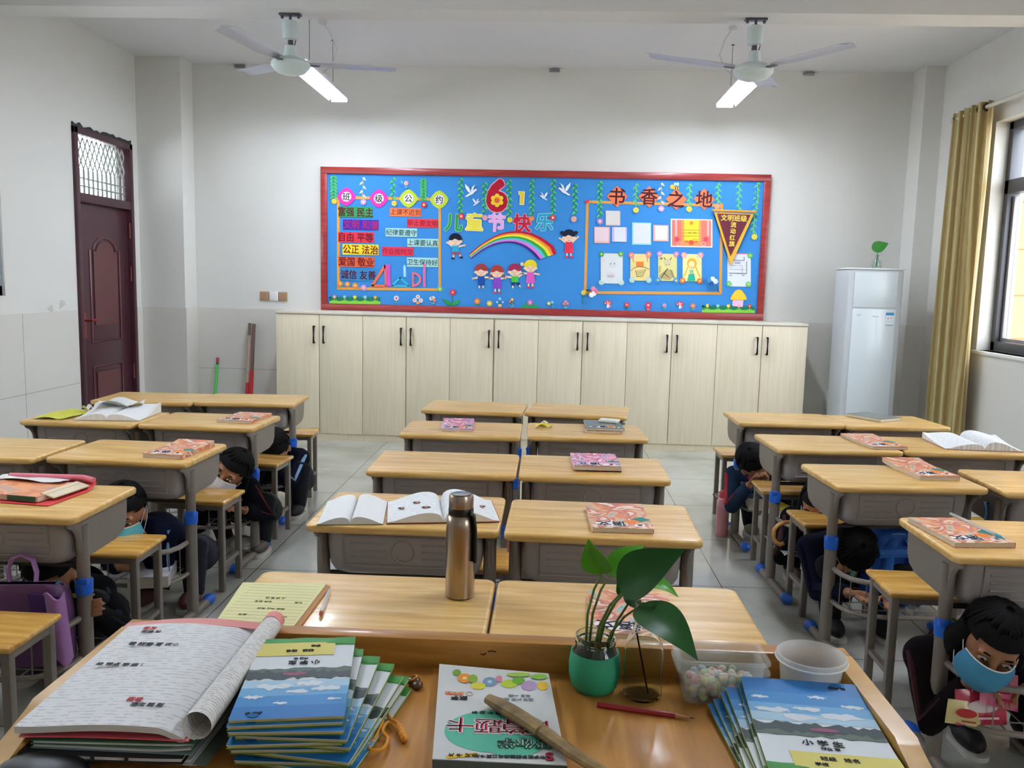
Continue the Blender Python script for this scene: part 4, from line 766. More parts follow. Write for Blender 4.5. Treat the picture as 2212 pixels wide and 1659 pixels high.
# ------------------------------------------------------------------ desks and stools
TOP = wood('desk_top_wood', 'bd9048', 'd2a962', 'e2c186', .34, (1.5, 16, 16), 2.6, .14)
STW = wood('stool_seat_wood', 'b07f38', 'ca9a4a', 'dab064', .25, (1.5, 14, 14), 2.6, .3)
GP = mat('grey_plastic', '9c9491', .45, spec=.4, var=.05, vs=5); GM = mat('grey_metal', '857b72', .4, metal=.25, spec=.5, var=.06, vs=9); BL = mat('blue_plastic', '1e63cf', .3, coat=.2)
DW, DD, DH = .588, .41, .68
def rrect(w, d, r, n=5):
    o = []
    for cx, cy, a in ((w/2-r, d-r, 0), (-w/2+r, d-r, 90), (-w/2+r, r, 180), (w/2-r, r, 270)): o += arc(cx, cy, r, r, a, a+90, n)
    return o
def make_desk(label):
    t = thing('school_desk', label, 'desk', (0, 0, 0), 0, 'pupil desks')
    b = B(); lv = [(.655, .008), (.658, .002), (.663, 0), (.674, 0), (.679, .003), (.68, .009)]
    b.loft([[b.v((x*(1-2*i/DW), .205+(y-.205)*(1-2*i/DD), z)) for x, y in rrect(DW, DD, .025)] for z, i in lv]); b.build('desktop', TOP, t, sharp=50)
    # plastic book tub under the top
    b = B(); rg = []
    for z, w, y0, y1, r in ((.655, .485, .05, .365, .03), (.6, .48, .052, .363, .03), (.54, .47, .055, .36, .035), (.518, .452, .064, .35, .04), (.508, .42, .08, .335, .04)):
        rg.append([b.v((x, y0+y, z)) for x, y in rrect(w, y1-y0, r)])
    b.loft(rg); tb = b.build('book_tub', GP, t, sharp=50)
    b = B(); yy = .05
    b.tube([(-.185, yy, .635), (.185, yy, .635), (.185, yy+.003, .54), (-.185, yy+.003, .54)], .004, 6, close=True)
    b.tube([(.035*cos(a), yy+.002, .588+.035*sin(a)) for a in [2*pi*i/20 for i in range(20)]], .004, 6, close=True)
    for s in (-1, 1):
        for z in (.565, .588, .611): b.tube([(s*.055, yy+.002, z), (s*.165, yy+.002, z)], .0035, 6)
    b.build('embossed_ribs', GP, tb)
    for s in (-1, 1):      # side brackets, legs, feet
        x = s*.262
        b = B(); pr = [(.012, .655), (.02, .645), (.045, .635), (.062, .617), (.072, .6), (.078, .57), (.085, .54), (.12, .525), (.3, .53), (.345, .545), (.365, .575), (.372, .655)]
        b.prism([(x-.008, y, z) for y, z in pr], (.016, 0, 0)); b.tube([(x, y, z) for y, z in pr], .0065, 6); b.build('side_bracket', GM, t)
        b = B(); b.tube([(x, .1, .02), (x, .1, .44)], .0215, 14, flat=1.1); b.tube([(x, .1, .43), (x, .1, .63)], .0185, 14, flat=1.1); b.cyl((x+s*.02, .1, .40), (x+s*.024, .1, .40), .006, n=8); lg = b.build('leg', GM, t)
        b = B(); b.loft([b.ring((x, .1, z), V((1, 0, 0)), V((0, 1, 0)), r, 16) for z, r in ((.405, .0225), (.407, .026), (.45, .0275), (.456, .024))]); b.box((x+s*.01, .082, .452), (.03, .02, .02), bev=.004); b.build('height_clip', BL, lg)
        b = B(); b.tube([(x, -.15, .021), (x, .25, .021)], .0195, 12, flat=.9); ft = b.build('foot', GM, t)
        for y in (-.15, .25):
            b = B(); b.ell((x, y, .024), (.027, .045, .0235), nu=14, nv=8); b.build('foot_cap', BL, ft)
    b = B(); b.tube([(-.262, .12, .492), (.262, .12, .492)], .009, 8); b.build('cross_bar', mat('bar_dark', '4c4744', .5, metal=.3), t)
    # wire basket with curved guard rails
    b = B()
    def rail(z): return [(-.255, .1, z), (-.245, .03, z-.004), (-.225, -.02, z-.006), (-.18, -.055, z-.006), (-.1, -.07, z-.006), (0, -.073, z-.006), (.1, -.07, z-.006), (.18, -.055, z-.006), (.225, -.02, z-.006), (.245, .03, z-.004), (.255, .1, z)]
    b.tube(rail(.33), .0105, 8); b.tube(rail(.2), .0095, 8); bk = b.build('guard_rail', GM, t)
    b = B()
    for p, q in zip(rail(.33)[1:-1], rail(.2)[1:-1]): b.cyl(p, q, .0022, n=5)
    for k in range(7): x = -.2+k*.4/6; b.cyl((x, -.055 if abs(x) < .15 else -.02, .192), (x, .24, .192), .0022, n=5)
    for y in (.0, .08, .16, .24): b.cyl((-.25, y, .194), (.25, y, .194), .0022, n=5)
    for s in (-1, 1): b.cyl((s*.255, .1, .196), (s*.255, .24, .196), .004, n=6)
    b.build('basket_wires', GM, bk)
    return t
def make_stool(label):
    t = thing('stool', label, 'stool', (0, 0, 0), 0, 'pupil stools')
    b = B(); b.box((0, 0, .412), (.33, .245, .02), bev=.009, seg=3); b.build('seat', STW, t)
    for sx in (-1, 1):
        for sy in (-1, 1):
            b = B(); b.box((sx*.138, sy*.092, .2), (.026, .026, .402), bev=.003); b.build('leg', GM, t)
        B().bx((sx*.138-.011, -.092, .375), (sx*.138+.011, .092, .4)).build('apron', GM, t); B().bx((sx*.138-.009, -.092, .12), (sx*.138+.009, .092, .138)).build('stretcher', GM, t)
    for sy in (-.094, .094): B().bx((-.138, sy-.009, .378), (.138, sy+.009, .4)).build('apron', GM, t)
    return t
# (x of centre, y of near edge, turn, label, stool dy, stool dx or None)
DK = [(-.408, 1.63, 0, 'left desk of the front centre pair, carrying the steel flask', .55, 0), (.186, 1.63, 0, 'right desk of the front centre pair, half hidden by the plant', .55, 0),
 (-.424, 2.445, 0, 'second-row centre desk on the left, strewn with open workbooks', .53, .17), (.178, 2.42, -.02, 'second-row centre desk on the right, with one red textbook', .5, 0),
 (-.403, 3.185, 0, 'third-row centre desk on the left with a bare top', .5, .1), (.194, 3.185, 0, 'third-row centre desk on the right with a pink-blue book', .5, 0),
 (-.415, 3.995, 0, 'fourth-row centre desk on the left with one small red textbook', .5, 0), (.207, 4.04, .03, 'fourth-row centre desk on the right with a yellow scrap and spiral pad', .5, 0),
 (-.43, 4.765, -.06, 'rear centre desk on the left with a bare top', .5, 0), (.164, 4.755, -.12, 'rear centre desk on the right with a bare top', .5, 0),
 (-1.712, 1.63, 0, 'nearest left-block desk, mostly outside the frame', .58, .14), (-1.712, 2.425, 0, 'left-block desk nearest the camera, with the pink ribboned folder', .56, .1), (-2.312, 2.43, 0, 'window-side left-block desk behind the pink folder desk', .5, 0),
 (-1.708, 3.222, -.03, 'aisle-side left-block desk whose red textbook lies at its right corner, third row', .5, .12), (-2.325, 3.2, 0, 'bare wall-side left-block desk cut by the left picture edge', .5, 0),
 (-1.726, 4.02, -.04, 'aisle-side left-block desk of the fourth row, beside the strewn open book', .5, .12), (-2.33, 4.02, -.05, 'wall-side left-block desk with yellow paper and open books', .5, 0),
 (-1.77, 4.815, .06, 'aisle-side rear left-block desk in front of the brooms, bare', .56, .14), (-2.36, 4.755, .04, 'wall-side rear left-block desk in front of the brown door, bare', .5, 0),
 (1.46, 2.36, 0, 'right-block desk nearest the camera, textbook with a pen on it', .52, -.13),
 (1.405, 3.2, .06, 'aisle-side right-block desk of the third row with one textbook, white ribbed tub below', .5, -.1), (2.03, 3.172, 0, 'glossy wall-side right-block desk cut by the right picture edge', .5, 0),
 (1.37, 3.905, .04, 'aisle-side right-block desk of the fourth row, behind the umbrella handle', .36, -.11), (1.972, 3.935, 0, 'wall-side right-block desk with the open white workbook', .5, 0),
 (1.36, 4.655, .02, 'aisle-side rear right-block desk before the rightmost cabinet, bare', .5, -.13), (1.945, 4.66, .1, 'wall-side rear right-block desk before the air conditioner', .5, 0)]
desk0, stool0 = make_desk(DK[0][3]), make_stool('')
for i, (x, y, a, lab, sdy, sdx) in enumerate(DK):
    if i == 0: desk0.location = (x, y, 0)
    else: dup(desk0, (x, y, 0), a, lab)
    sl = 'small wooden stool behind the '+lab.split(',')[0].split(' with ')[0].split(' whose')[0].split(' cut ')[0]
    p = V((x, y, 0))+Matrix.Rotation(a, 3, 'Z') @ V((sdx, sdy, 0))
    if i == 0: stool0.location = p; stool0['label'] = sl
    else: dup(stool0, p, a+random.uniform(-.05, .05), sl)
# ------------------------------------------------------------------ books on the desks
PAGE_ED = mat('page_edge', 'cfc4b0', .8, var=.12, vs=260, stretch=(.02, .02, 1))
COV = picture('cover_orange', [(0, '4a8c94'), (.34, '8fb0b4'), (.39, 'd8a47c'), (.45, 'cf7c50'), (.5, 'b8685c'), (.54, 'e0cbb8'), (.59, 'd08858'), (.64, '8c6858'), (.69, '3c7c74')], 9)
COVP = picture('cover_pink', [(0, '5c78b8'), (.38, 'd8a0b0'), (.46, 'c8506c'), (.53, 'e8d8e0'), (.6, 'a06888'), (.68, '4c7cb8')], 16)
COVG = picture('cover_grey', [(0, 'a8988c'), (.4, 'c8b8a8'), (.5, 'e0d4c8'), (.58, 'b0907c'), (.66, 'd87848')], 12)
OVW = K('ece6e6', .5)
def textbook(label, x, y, rz, w=.185, l=.258, t=.014, z=DH, cover=None, curl=(0, .0), group='textbooks left on desks', oval=True):
    cover = cover or COV; T = thing('textbook', label, 'book', (x, y, z+.0005), rz, group)
    def bend(px, py): return curl[1]*max(0, (py/l*(1 if curl[0] >= 0 else -1)))**2*4+.003*sin(px*16)*0
    b = B(); b.grid(lambda u, v: ((u-.5)*w*.985, (v-.5)*l*.985, .0012+bend((u-.5)*w, (v-.5)*l)), 6, 10, (0, 0, t-.0024)); b.build('pages', PAGE_ED, T)
    b = B(); b.grid(lambda u, v: ((u-.5)*w, (v-.5)*l, bend((u-.5)*w, (v-.5)*l)), 6, 10, (0, 0, .001)); b.grid(lambda u, v: ((u-.5)*w, (v-.5)*l, t-.001+bend((u-.5)*w, (v-.5)*l)), 6, 10, (0, 0, .001))
    b.box((w/2, 0, t/2), (.0012, l*.99, t)); c = b.build('cover', cover, T)
    if oval:
        b = B(); b.m(OVW); b.prism([(-w*.16+w*.27*cos(a), -l*.33+l*.1*sin(a), t+.0003+bend(0, -l*.33)) for a in [2*pi*i/24 for i in range(24)]], (0, 0, .0004)); b.prism([(w*.3+w*.09*cos(a), -l*.37+w*.075*sin(a), t+.0003+bend(0, -l*.37)) for a in [2*pi*i/16 for i in range(16)]], (0, 0, .0004))
        b.m(K('2a2a3c')); b.text('语文', w*.25, TR(-w*.16, -l*.33, t+.0011+bend(0, -l*.33), pi), .015); b.text('三', w*.1, TR(w*.3, -l*.37, t+.0011+bend(0, -l*.37), pi), .015)
        b.m(K('3c8478')).box((w*.36, -l*.12, t+.0004), (w*.22, l*.16, .0004), rot=(0, 0, .7)); b.m(K('e08040')).box((w*.2, -l*.22, t+.0003), (w*.3, l*.12, .0004), rot=(0, 0, .3)); b.build('printed_title', None, c)
    return T
textbook('red illustrated textbook on the second-row centre desk, right half', .236, 2.6, .03, cover=COV, curl=(1, .008), t=.016)
textbook('illustrated textbook under the plant leaves on the front right centre desk', .2, 1.825, -.06, cover=COV, l=.25)
textbook('pink and blue illustrated book on the third-row centre desk', .207, 3.43, .03, w=.19, l=.27, t=.02, cover=COVP, curl=(-1, .006))
textbook('small red textbook on the fourth-row centre left desk', -.447, 4.23, .06, w=.16, l=.26, cover=COVP, curl=(1, .01))
textbook('grey-brown textbook topping the pile under the spiral pad', .296, 4.3, .04, t=.012, z=DH+.014, cover=COVG); textbook('lower textbook of the pile under the spiral pad', .29, 4.295, -.05, t=.013, cover=COV, oval=False)
textbook('worn orange textbook at the aisle corner of the third-row left desk', -1.53, 3.42, -.1, w=.165, l=.28, t=.018, cover=COV, curl=(1, .009))
textbook('orange textbook on the fourth-row aisle desk of the left block', -1.565, 4.28, -.07, w=.18, l=.27, cover=COV)
textbook('textbook lying across the rear right-block wall-side desk', 1.905, 4.95, .55, w=.18, l=.24, t=.017, cover=COVG, oval=False)
textbook('textbook on the fourth-row right-block aisle desk', 1.597, 4.135, .13, w=.17, l=.33, cover=COV, curl=(1, .004))
textbook('curled textbook on the third-row right-block desk above the white ribbed tub', 1.545, 3.49, .12, w=.165, l=.3, t=.018, cover=COV, curl=(1, .012))
textbook('textbook carrying a clear pen on the right-block desk nearest the camera', 1.28, 2.585, .1, w=.185, l=.265, cover=COV, t=.016)
t = thing('spiral_pad', 'small white spiral pad lying on the book pile', 'notepad', (.33, 4.37, DH+.0285), -.3)
B().box((0, 0, .006), (.1, .075, .012), bev=.002).build('pages', K('d8d8cc'), t); b = B()
for k in range(9): b.tube([(-.04+k*.01, .037+.006*cos(a), .006+.008*sin(a)) for a in [2*pi*i/8 for i in range(8)]], .0009, 4, close=True)
b.build('spiral', K('4a4a4c'), t)
def scrap(label, x, y, z, pts, col, name='paper_scrap', lift=.012, rz=0):
    b = B(); n = 8
    b.grid(lambda u, v: (pts[0]*(u-.5), pts[1]*(v-.5), .0008+lift*abs(sin(u*4+v*3))*(.4+.6*abs(v-.5)*2)), n, n, (0, 0, .0006)); o = b.build(name, K(col), loc=(x, y, z), rot=(0, 0, rz)); return tag(o, label, 'paper')
scrap('crumpled yellow scrap on the fourth-row centre right desk', -.01, 4.31, DH, (.085, .06), 'd8cc58', lift=.018); scrap('small white scrap on the yellow scrap', -.005, 4.305, DH+.02, (.035, .03), 'e4e0d0', lift=.012)
PG = page('printed_page', 'dfe1e1', '6c7478', 150, .3, .7, 70); PGB = page('blank_page', 'dededc', 'a8acae', 150, .12)
def openbook(label, x, y, rz, w=.185, l=.25, t=.012, z=DH, lift=(.02, .02), cov='a8543c', pm=None, flutter=0., art=False, group='open workbooks'):
    T = thing('open_workbook', label, 'book', (x, y, z+.0005), rz, group); pm = pm or PG
    def pr(u, v, s):
        k = abs(u); return t+(lift[0] if s < 0 else lift[1])*sin(pi*min(1, k*1.15)**.6)*(.8+.2*v)-t*.75*k**3-.6*t*math.exp(-k*30)+flutter*k*k*v*v
    for s in (-1, 1):
        b = B(); b.grid(lambda u, v: (s*u*w, (v-.5)*l, .001), 8, 6, (0, 0, .0008))
        b.m(K(cov)); 
        o = b.build('cover', K(cov), T)
        b = B(); b.grid(lambda u, v: (s*u*w*.985, (v-.5)*l*.985, pr(u, v, s)), 16, 8)
        nb = b
        for e in (0, 1): nb.grid(lambda u, v: (s*u*w*.985, (e-.5)*l*.985, .002+(pr(u, e, s)-.002)*v), 16, 2)
        nb.grid(lambda u, v: (s*w*.985, (u-.5)*l*.985, .002+(pr(1, u, s)-.002)*v), 8, 2)
        pg = nb.build('page', pm if s > 0 or not art else pm, T)
        if art:
            b = B(); 
            for q, (px, py) in enumerate(((.3, -.25), (.72, -.05), (.45, .02))):
                zz = pr(px, py+.5, s)+.0012; b.m(K('3c3034')).prism([(s*px*w+.011*cos(a)*1.3, py*l+.011*sin(a), zz) for a in [2*pi*i/12 for i in range(12)]], (0, 0, .0003)); b.m(K('d88c7c')).prism([(s*px*w+.006*cos(a), py*l-.002+.006*sin(a), zz+.0005) for a in [2*pi*i/10 for i in range(10)]], (0, 0, .0003))
            b.build('printed_figure', None, pg)
    return T
openbook('blank open notebook at the left of the second-row centre desk', -.6, 2.59, .14, w=.1, l=.27, pm=PGB, cov='9a8c50', lift=(.014, .016), group=None)
openbook('open workbook with printed figures behind the flask top', -.325, 2.63, .18, w=.175, l=.25, t=.014, z=DH+.002, art=True, cov='b0603c', lift=(.022, .03), group=None)
openbook('open white workbook with torn upright pages on the fourth-row wall-side left desk', -2.22, 4.25, .08, w=.165, l=.3, t=.018, cov='b0a48c', lift=(.02, .02), flutter=.05, pm=PGB, group=None)
scrap('loose white page lying over the left-block open workbook', -2.26, 4.34, DH+.042, (.22, .14), 'd8dad6', 'loose_page', .035, .2); scrap('bright yellow paper sheet on the fourth-row wall-side left desk', -2.5, 4.22, DH, (.17, .27), 'c8c850', 'yellow_sheet', .012, .05); scrap('white crumpled tissue on the yellow sheet', -2.43, 4.33, DH+.012, (.06, .05), 'dcdcd4', 'tissue', .03)
openbook('open white workbook with a raised page on the right-block wall-side desk', 2.08, 4.16, -.04, w=.18, l=.29, t=.014, cov='c87c84', lift=(.02, .035), flutter=.03, pm=PG, group=None)
# pink folder, textbook and ribbons on the near left desk
t = thing('folder', 'pink plastic folder with ribbons on the near left-block desk', 'folder', (-1.72, 2.68, DH), -.12)
b = B(); b.grid(lambda u, v: ((u-.5)*.34, (v-.5)*.24, .002+.02*max(0, v-.86)*7), 10, 12, (0, 0, .002)); b.build('folder_sheet', mat('folder_pink', 'd8484c', .3, var=.1, vs=5), t)
b = B(); b.tube([(-.16, .115, .028), (.12, .12, .036), (.16, .118, .03)], [.012, .013, .012], 10, flat=.8); b.build('folder_spine', mat('folder_spine_pink', 'd0707c', .3), t)
for k, pts in enumerate((((-.02, -.1, .012), (-.08, -.15, .01), (-.16, -.19, .014), (-.22, -.2, .006)), ((.0, -.12, .004), (-.06, -.175, .003), (-.15, -.205, .008), (-.24, -.19, .004)), ((-.16, -.1, .012), (-.18, -.16, .02), (-.2, -.21, .003)))):
    b = B(); b.tube(pts, .011, 6, flat=.12); b.build('ribbon', mat('ribbon_pink', 'e2909c', .5), t)
T = textbook('worn orange textbook with green spine inside the pink folder', -1.73, 2.68, 1.42, w=.2, l=.27, t=.018, z=DH+.006, cover=picture('cover_worn', [(0, 'b08c80'), (.42, 'd8905c'), (.5, 'c87850'), (.6, 'b06848'), (.7, 'd8c0a8')], 5), oval=False, curl=(1, .004), group=None)
b = B(); b.box((-.101, -.075, .01), (.004, .1, .0165)); b.build('spine_tape', mat('spine_green', '27543f', .5), T); b = B(); b.box((.02, -.14, .014), (.17, .05, .004), rot=(.25, 0, 0)); b.build('dog_ear', K('cfc4a8'), T)
scrap('white sheet sticking out of the pink folder', -1.76, 2.78, DH+.0255, (.26, .08), 'd4d0cc', 'loose_page', .01, -.1)
# clear pens
def pen(label, a, bb, col, r=.0045, cap=None, group=None):
    t = thing('pen', label, 'pen', a, 0, group); d = V(bb)-V(a); b = B(); b.cyl((0, 0, 0), d*.85, r, n=10); b.build('barrel', col, t); b = B(); b.cyl(d*.85, d*.93, r*1.05, r*.9, n=10); b.cyl(d*.93, d, r*.7, r*.15, n=10); b.build('tip', cap or K('a85c44'), t); return t
CPL = mat('clear_plastic', 'c8d0d0', .08, alpha=.45, spec=.7)
pen('clear plastic pen beside the yellow notebook on the front centre desk', (-.501, 1.905, DH+.006), (-.48, 1.75, DH+.006), CPL)
pen('clear blue pen on the textbook of the near right-block desk', (1.33, 2.75, DH+.022), (1.362, 2.48, DH+.022), CPL, .005, K('4c94a8'))
# yellow handwritten notebook on the front left centre desk
t = thing('notebook', 'pale yellow handwritten notebook on the front left centre desk', 'notebook', (-.608, 1.81, DH+.0005), .0)
b = B(); b.prism([(-.11, .122, 0), (.09, .135, 0), (.088, -.118, 0), (-.08, -.136, 0)], (0, 0, .006)); b.build('pages', PAGE_ED, t)
b = B(); b.prism([(-.11, .122, .0062), (.09, .135, .0062), (.088, -.118, .0062), (-.08, -.136, .0062)], (0, 0, .0006)); tp = b.build('ruled_page', mat('page_yellow', 'd9d49c', .7, var=.04, vs=10), t)
b = B(); b.m(K('b4b48c'))
for k in range(13): b.box((.0, .11-k*.018, .0069), (.165, .0009, .0002))
b.m(K('7c7e66')); 
for k, (s, x, y, h) in enumerate((('上 课 笔 记', .0, .03, .012), ('今天 练习', -.02, .008, .012), ('认真', .06, .008, .011), ('完成 作业 两页', .01, -.032, .012), ('复习', -.04, -.07, .012), ('订正', .05, -.075, .012))): b.text(s, h*.8, TR(x, y, .0072, pi))
b.build('handwriting', None, tp)
b = B(); b.prism([(.088, -.118, .001), (.1, -.12, 0), (.101, .13, 0), (.09, .135, .001)], (0, 0, .003)); b.build('cover_edge', K('b8875c'), t)
# steel flask
STL = mat('brushed_steel', 'a89a8c', .28, metal=1., var=.08, vs=2, stretch=(40, 40, .6)); BKP = mat('black_rubber', '121113', .45)
t = thing('vacuum_flask', 'brushed steel vacuum flask with black strap on the front left centre desk', 'flask', (-.192, 1.92, DH))
b = B(); b.lathe([(.0, .0), (.032, .0), (.0345, .003), (.0345, .17), (.033, .185), (.029, .196), (.027, .198), (.0, .198)], n=40); b.build('body', STL, t)
b = B(); b.lathe([(.0, .198), (.0285, .198), (.0295, .2), (.0295, .213), (.0285, .215), (.0, .215)], n=32); b.build('collar', BKP, t)
b = B(); b.lathe([(.0, .215), (.0285, .215), (.029, .218), (.0288, .241), (.027, .246), (.0, .247)], n=40); b.build('cap', STL, t)
b = B(); b.lathe([(.0, .2468), (.022, .2468), (.0225, .2475), (.0, .248)], n=32); b.build('cap_disc', mat('steel_polished', 'c8c4c0', .12, metal=1), t)
b = B(); pts = [(.022, -.018, .208), (.031, -.016, .2), (.0345, -.0155, .17), (.0355, -.0155, .12), (.0352, -.016, .09)]
b.tube(pts, .0135, 10, flat=.35); b.build('strap', BKP, t)
# light blue cloth bag hanging between the right-block desks, bottle, umbrella
b = B(); b.grid(lambda u, v: (1.735+.09*u+.012*sin(v*5), 3.33+.06*u, .6-.15*v-.02*u*v), 8, 10, (0, .006, 0)); tag(b.build('cloth', mat('cloth_light_blue', '6c9cd4', .8), centre=True), 'light blue cloth hanging between the third-row right-block desks', 'cloth')
t = thing('water_bottle', 'pink water bottle standing beside the rear right-block desk leg', 'bottle', (1.03, 4.78, 0)); PK = mat('bottle_pink', 'e8a0a4', .3, coat=.3)
b = B(); b.lathe([(.0, .0), (.034, .0), (.036, .005), (.036, .2), (.032, .215), (.02, .225), (.0, .225)], n=24); b.build('body', PK, t); b = B(); b.lathe([(.0, .222), (.026, .222), (.026, .25), (.018, .262), (.0, .264)], n=20); b.build('cap', mat('cap_pink2', 'd04858', .35), t)
b = B(); b.tube([(-.02, 0, .25), (-.05, -.01, .262), (-.062, -.01, .24), (-.05, 0, .22), (-.025, 0, .215)], .003, 6); b.build('carry_loop', K('6c5a54'), t)
t = thing('umbrella', 'dark umbrella with a curved wooden handle resting on the right-block guard rail', 'umbrella', (1.1, 3.83, .345)); UW = wood('umbrella_wood', '9c6c34', 'b88444', 'c89858', .3, (8, 8, 8), 3)
b = B(); b.tube([(.005, -.02, -.085), (-.012, -.022, -.092), (-.032, -.02, -.08), (-.042, -.015, -.055), (-.038, -.01, -.025), (-.02, -.005, -.004), (.01, 0, .008), (.055, .0, .012)], .0095, 10); b.build('handle', UW, t)
b = B()
b.tube([(.05, 0, .012), (.08, .005, .014), (.14, .01, .018), (.22, .02, .025), (.3, .03, .03)], [.012, .02, .03, .028, .012], 10, flat=.7)
for k in range(4): b.grid(lambda u, v: (.06+.2*u, -.02-.012*k*v+.01*k, .012+.02*sin(u*6+k)*v), 8, 3, (0, 0, .001))
uc = b.build('folded_canopy', mat('umbrella_cloth', '16242c', .7, var=.3, vs=20), t); b = B(); b.prism([(.07, -.034, .018), (.14, -.036, .024), (.13, -.042, .034), (.09, -.04, .03)], (0, -.001, 0)); b.build('white_print', K('a8b4b8'), uc)
# things kept in the wire baskets
textbook('white thick notebook with a scalloped edge in the near left-block basket', -1.56, 3.21, .25, w=.15, l=.19, t=.045, z=.197, cover=page('basket_cover', 'b8b8bc', '5c4c5c', 160, .6), oval=False, group='books in desk baskets')
textbook('yellow and navy exercise book in the rear right-block basket', 1.28, 4.63, .3, w=.15, l=.2, t=.03, z=.197, cover=K('a89438'), oval=False, group='books in desk baskets'); textbook('navy book leaning in the rear right-block basket', 1.19, 4.65, -.1, w=.11, l=.13, t=.07, z=.2, cover=K('303c5c'), oval=False, group='books in desk baskets')
openbook('loose pages on a red book in the fourth-row right-block basket', 1.3, 3.93, .1, w=.13, l=.19, t=.03, z=.197, cov='a8202c', lift=(.01, .02), group='books in desk baskets'); scrap('white paper sheet at the left of the right-block basket', 1.16, 3.88, .2, (.12, .12), 'c8ccd0', 'loose_page', .02, .2)
b = B(); b.ell((0, 0, .045), (.09, .07, .045), nu=20, nv=12)
for v in b.bm.verts: v.co += V((random.uniform(-.01, .01), random.uniform(-.01, .01), random.uniform(-.008, .008)))
tag(b.build('plastic_bag', mat('bag_plastic', 'c8c8b8', .15, alpha=.45), loc=(-1.55, 4.15, .0)), 'crumpled clear plastic bag on the floor under the fourth-row left-block desk', 'bag')
# bags
def backpack(label, loc, rz, sc, c1, c2, trim, strap2=True):
    t = thing('backpack', label, 'bag', loc, rz); m1 = mat('bag_'+c1, c1, .6, var=.1, vs=7); m2 = mat('bag_'+c2, c2, .6); m3 = mat('bag_'+trim, trim, .55); w, d, h = sc
    b = B(); rg = []
    for k in range(13):
        q = k/12; z = h*q; ww = w*(1-.32*max(0, q-.55)**1.5*2.2) if q < 1 else w*.5; dd = d*(1-.5*max(0, q-.6)**1.3)
        if k == 12: ww *= .9; dd *= .75
        rg.append([b.v((x, y-dd/2, z)) for x, y in rrect(ww, dd, min(ww, dd)*.3, 4)])
    b.loft(rg); b.build('main_sack', m1, t, sharp=60)
    b = B(); b.tube([(-w*.46, -d*.35, h*.3)]+[(w*.46*cos(a), -d*.36, h*.62+h*.34*sin(a)) for a in [pi-pi*i/12 for i in range(13)]]+[(w*.46, -d*.35, h*.3)], .005, 6); b.build('piping', m3, t)
    for s in (-1, 1):
        b = B(); b.tube([(s*.03, -d*.44, h*.9), (s*.05, -d*.58, h*.78), (s*w*.26, -d*.66, h*.5), (s*w*.36, -d*.58, h*.2)], .026, 8, flat=.3); b.build('shoulder_strap', m2, t)
    b = B(); b.tube([(-.045, -d*.2, h*.93), (-.04, -d*.2, h*1.06), (-.015, -d*.2, h*1.12), (.015, -d*.2, h*1.12), (.04, -d*.2, h*1.06), (.045, -d*.2, h*.93)], .011, 8, flat=.5); b.build('grab_handle', m2, t)
    b = B(); b.tube([(-w*.42, -d*.52, h*.72), (0, -d*.57, h*.74), (w*.42, -d*.52, h*.72)], .03, 8, flat=.8); b.build('padded_band', m2, t); return t
backpack('bright blue backpack beside the crouching pupil under the third-row right-block desk', (1.43, 3.42, .16), .1, (.22, .12, .3), '2a68cc', '3a7cdc', '7cb4ec')
t = thing('school_bag', 'purple school bag with a loop handle in the near left-block basket', 'bag', (-1.6, 2.47, .203), .12); PU = mat('bag_purple', '66406a', .55, var=.1, vs=6, coat=.2); PD = mat('bag_purple_dark', '4c2a6c', .5); PL = mat('bag_lilac', 'a878b0', .5)
b = B(); b.loft([[b.v((x, y-.05, z)) for x, y in rrect(w, dd, .03, 4)] for z, w, dd in ((0, .25, .09), (.01, .26, .1), (.15, .26, .1), (.22, .25, .09), (.25, .23, .07), (.262, .2, .04))]); b.build('main_sack', PU, t, sharp=60)
b = B(); b.grid(lambda u, v: (.07+.062*sin(pi*u*.5)+.02*v, -.055-.03*sin(pi*u), .235-.21*v+.01*sin(u*7)), 10, 10, (0, .008, 0)); b.build('side_pocket', PL, t); b = B(); b.prism([(.03, -.056, .24), (.12, -.056, .23), (.115, -.057, .14), (.04, -.057, .15)], (0, -.006, 0)); b.build('dark_patch', PD, t)
b = B(); b.tube([(-.045, -.01, .25), (-.05, -.01, .3), (-.035, -.01, .335), (-.005, -.01, .345), (.025, -.01, .33), (.035, -.01, .29), (.03, -.01, .25)], .012, 8, flat=.5); b.build('loop_handle', PL, t); b = B(); b.box((.07, -.02, .258), (.07, .03, .006), bev=.002); b.build('teal_tag', K('3c8490'), t)
b = B(); b.grid(lambda u, v: (-.13+.06*u, 3.04, .54-.15*v+.02*u), 5, 8, (0, .004, 0)); tag(b.build('cloth', mat('cloth_pink', 'b8787c', .8), centre=True), 'pink cloth flap beside the stool between the second-row centre desks', 'cloth')
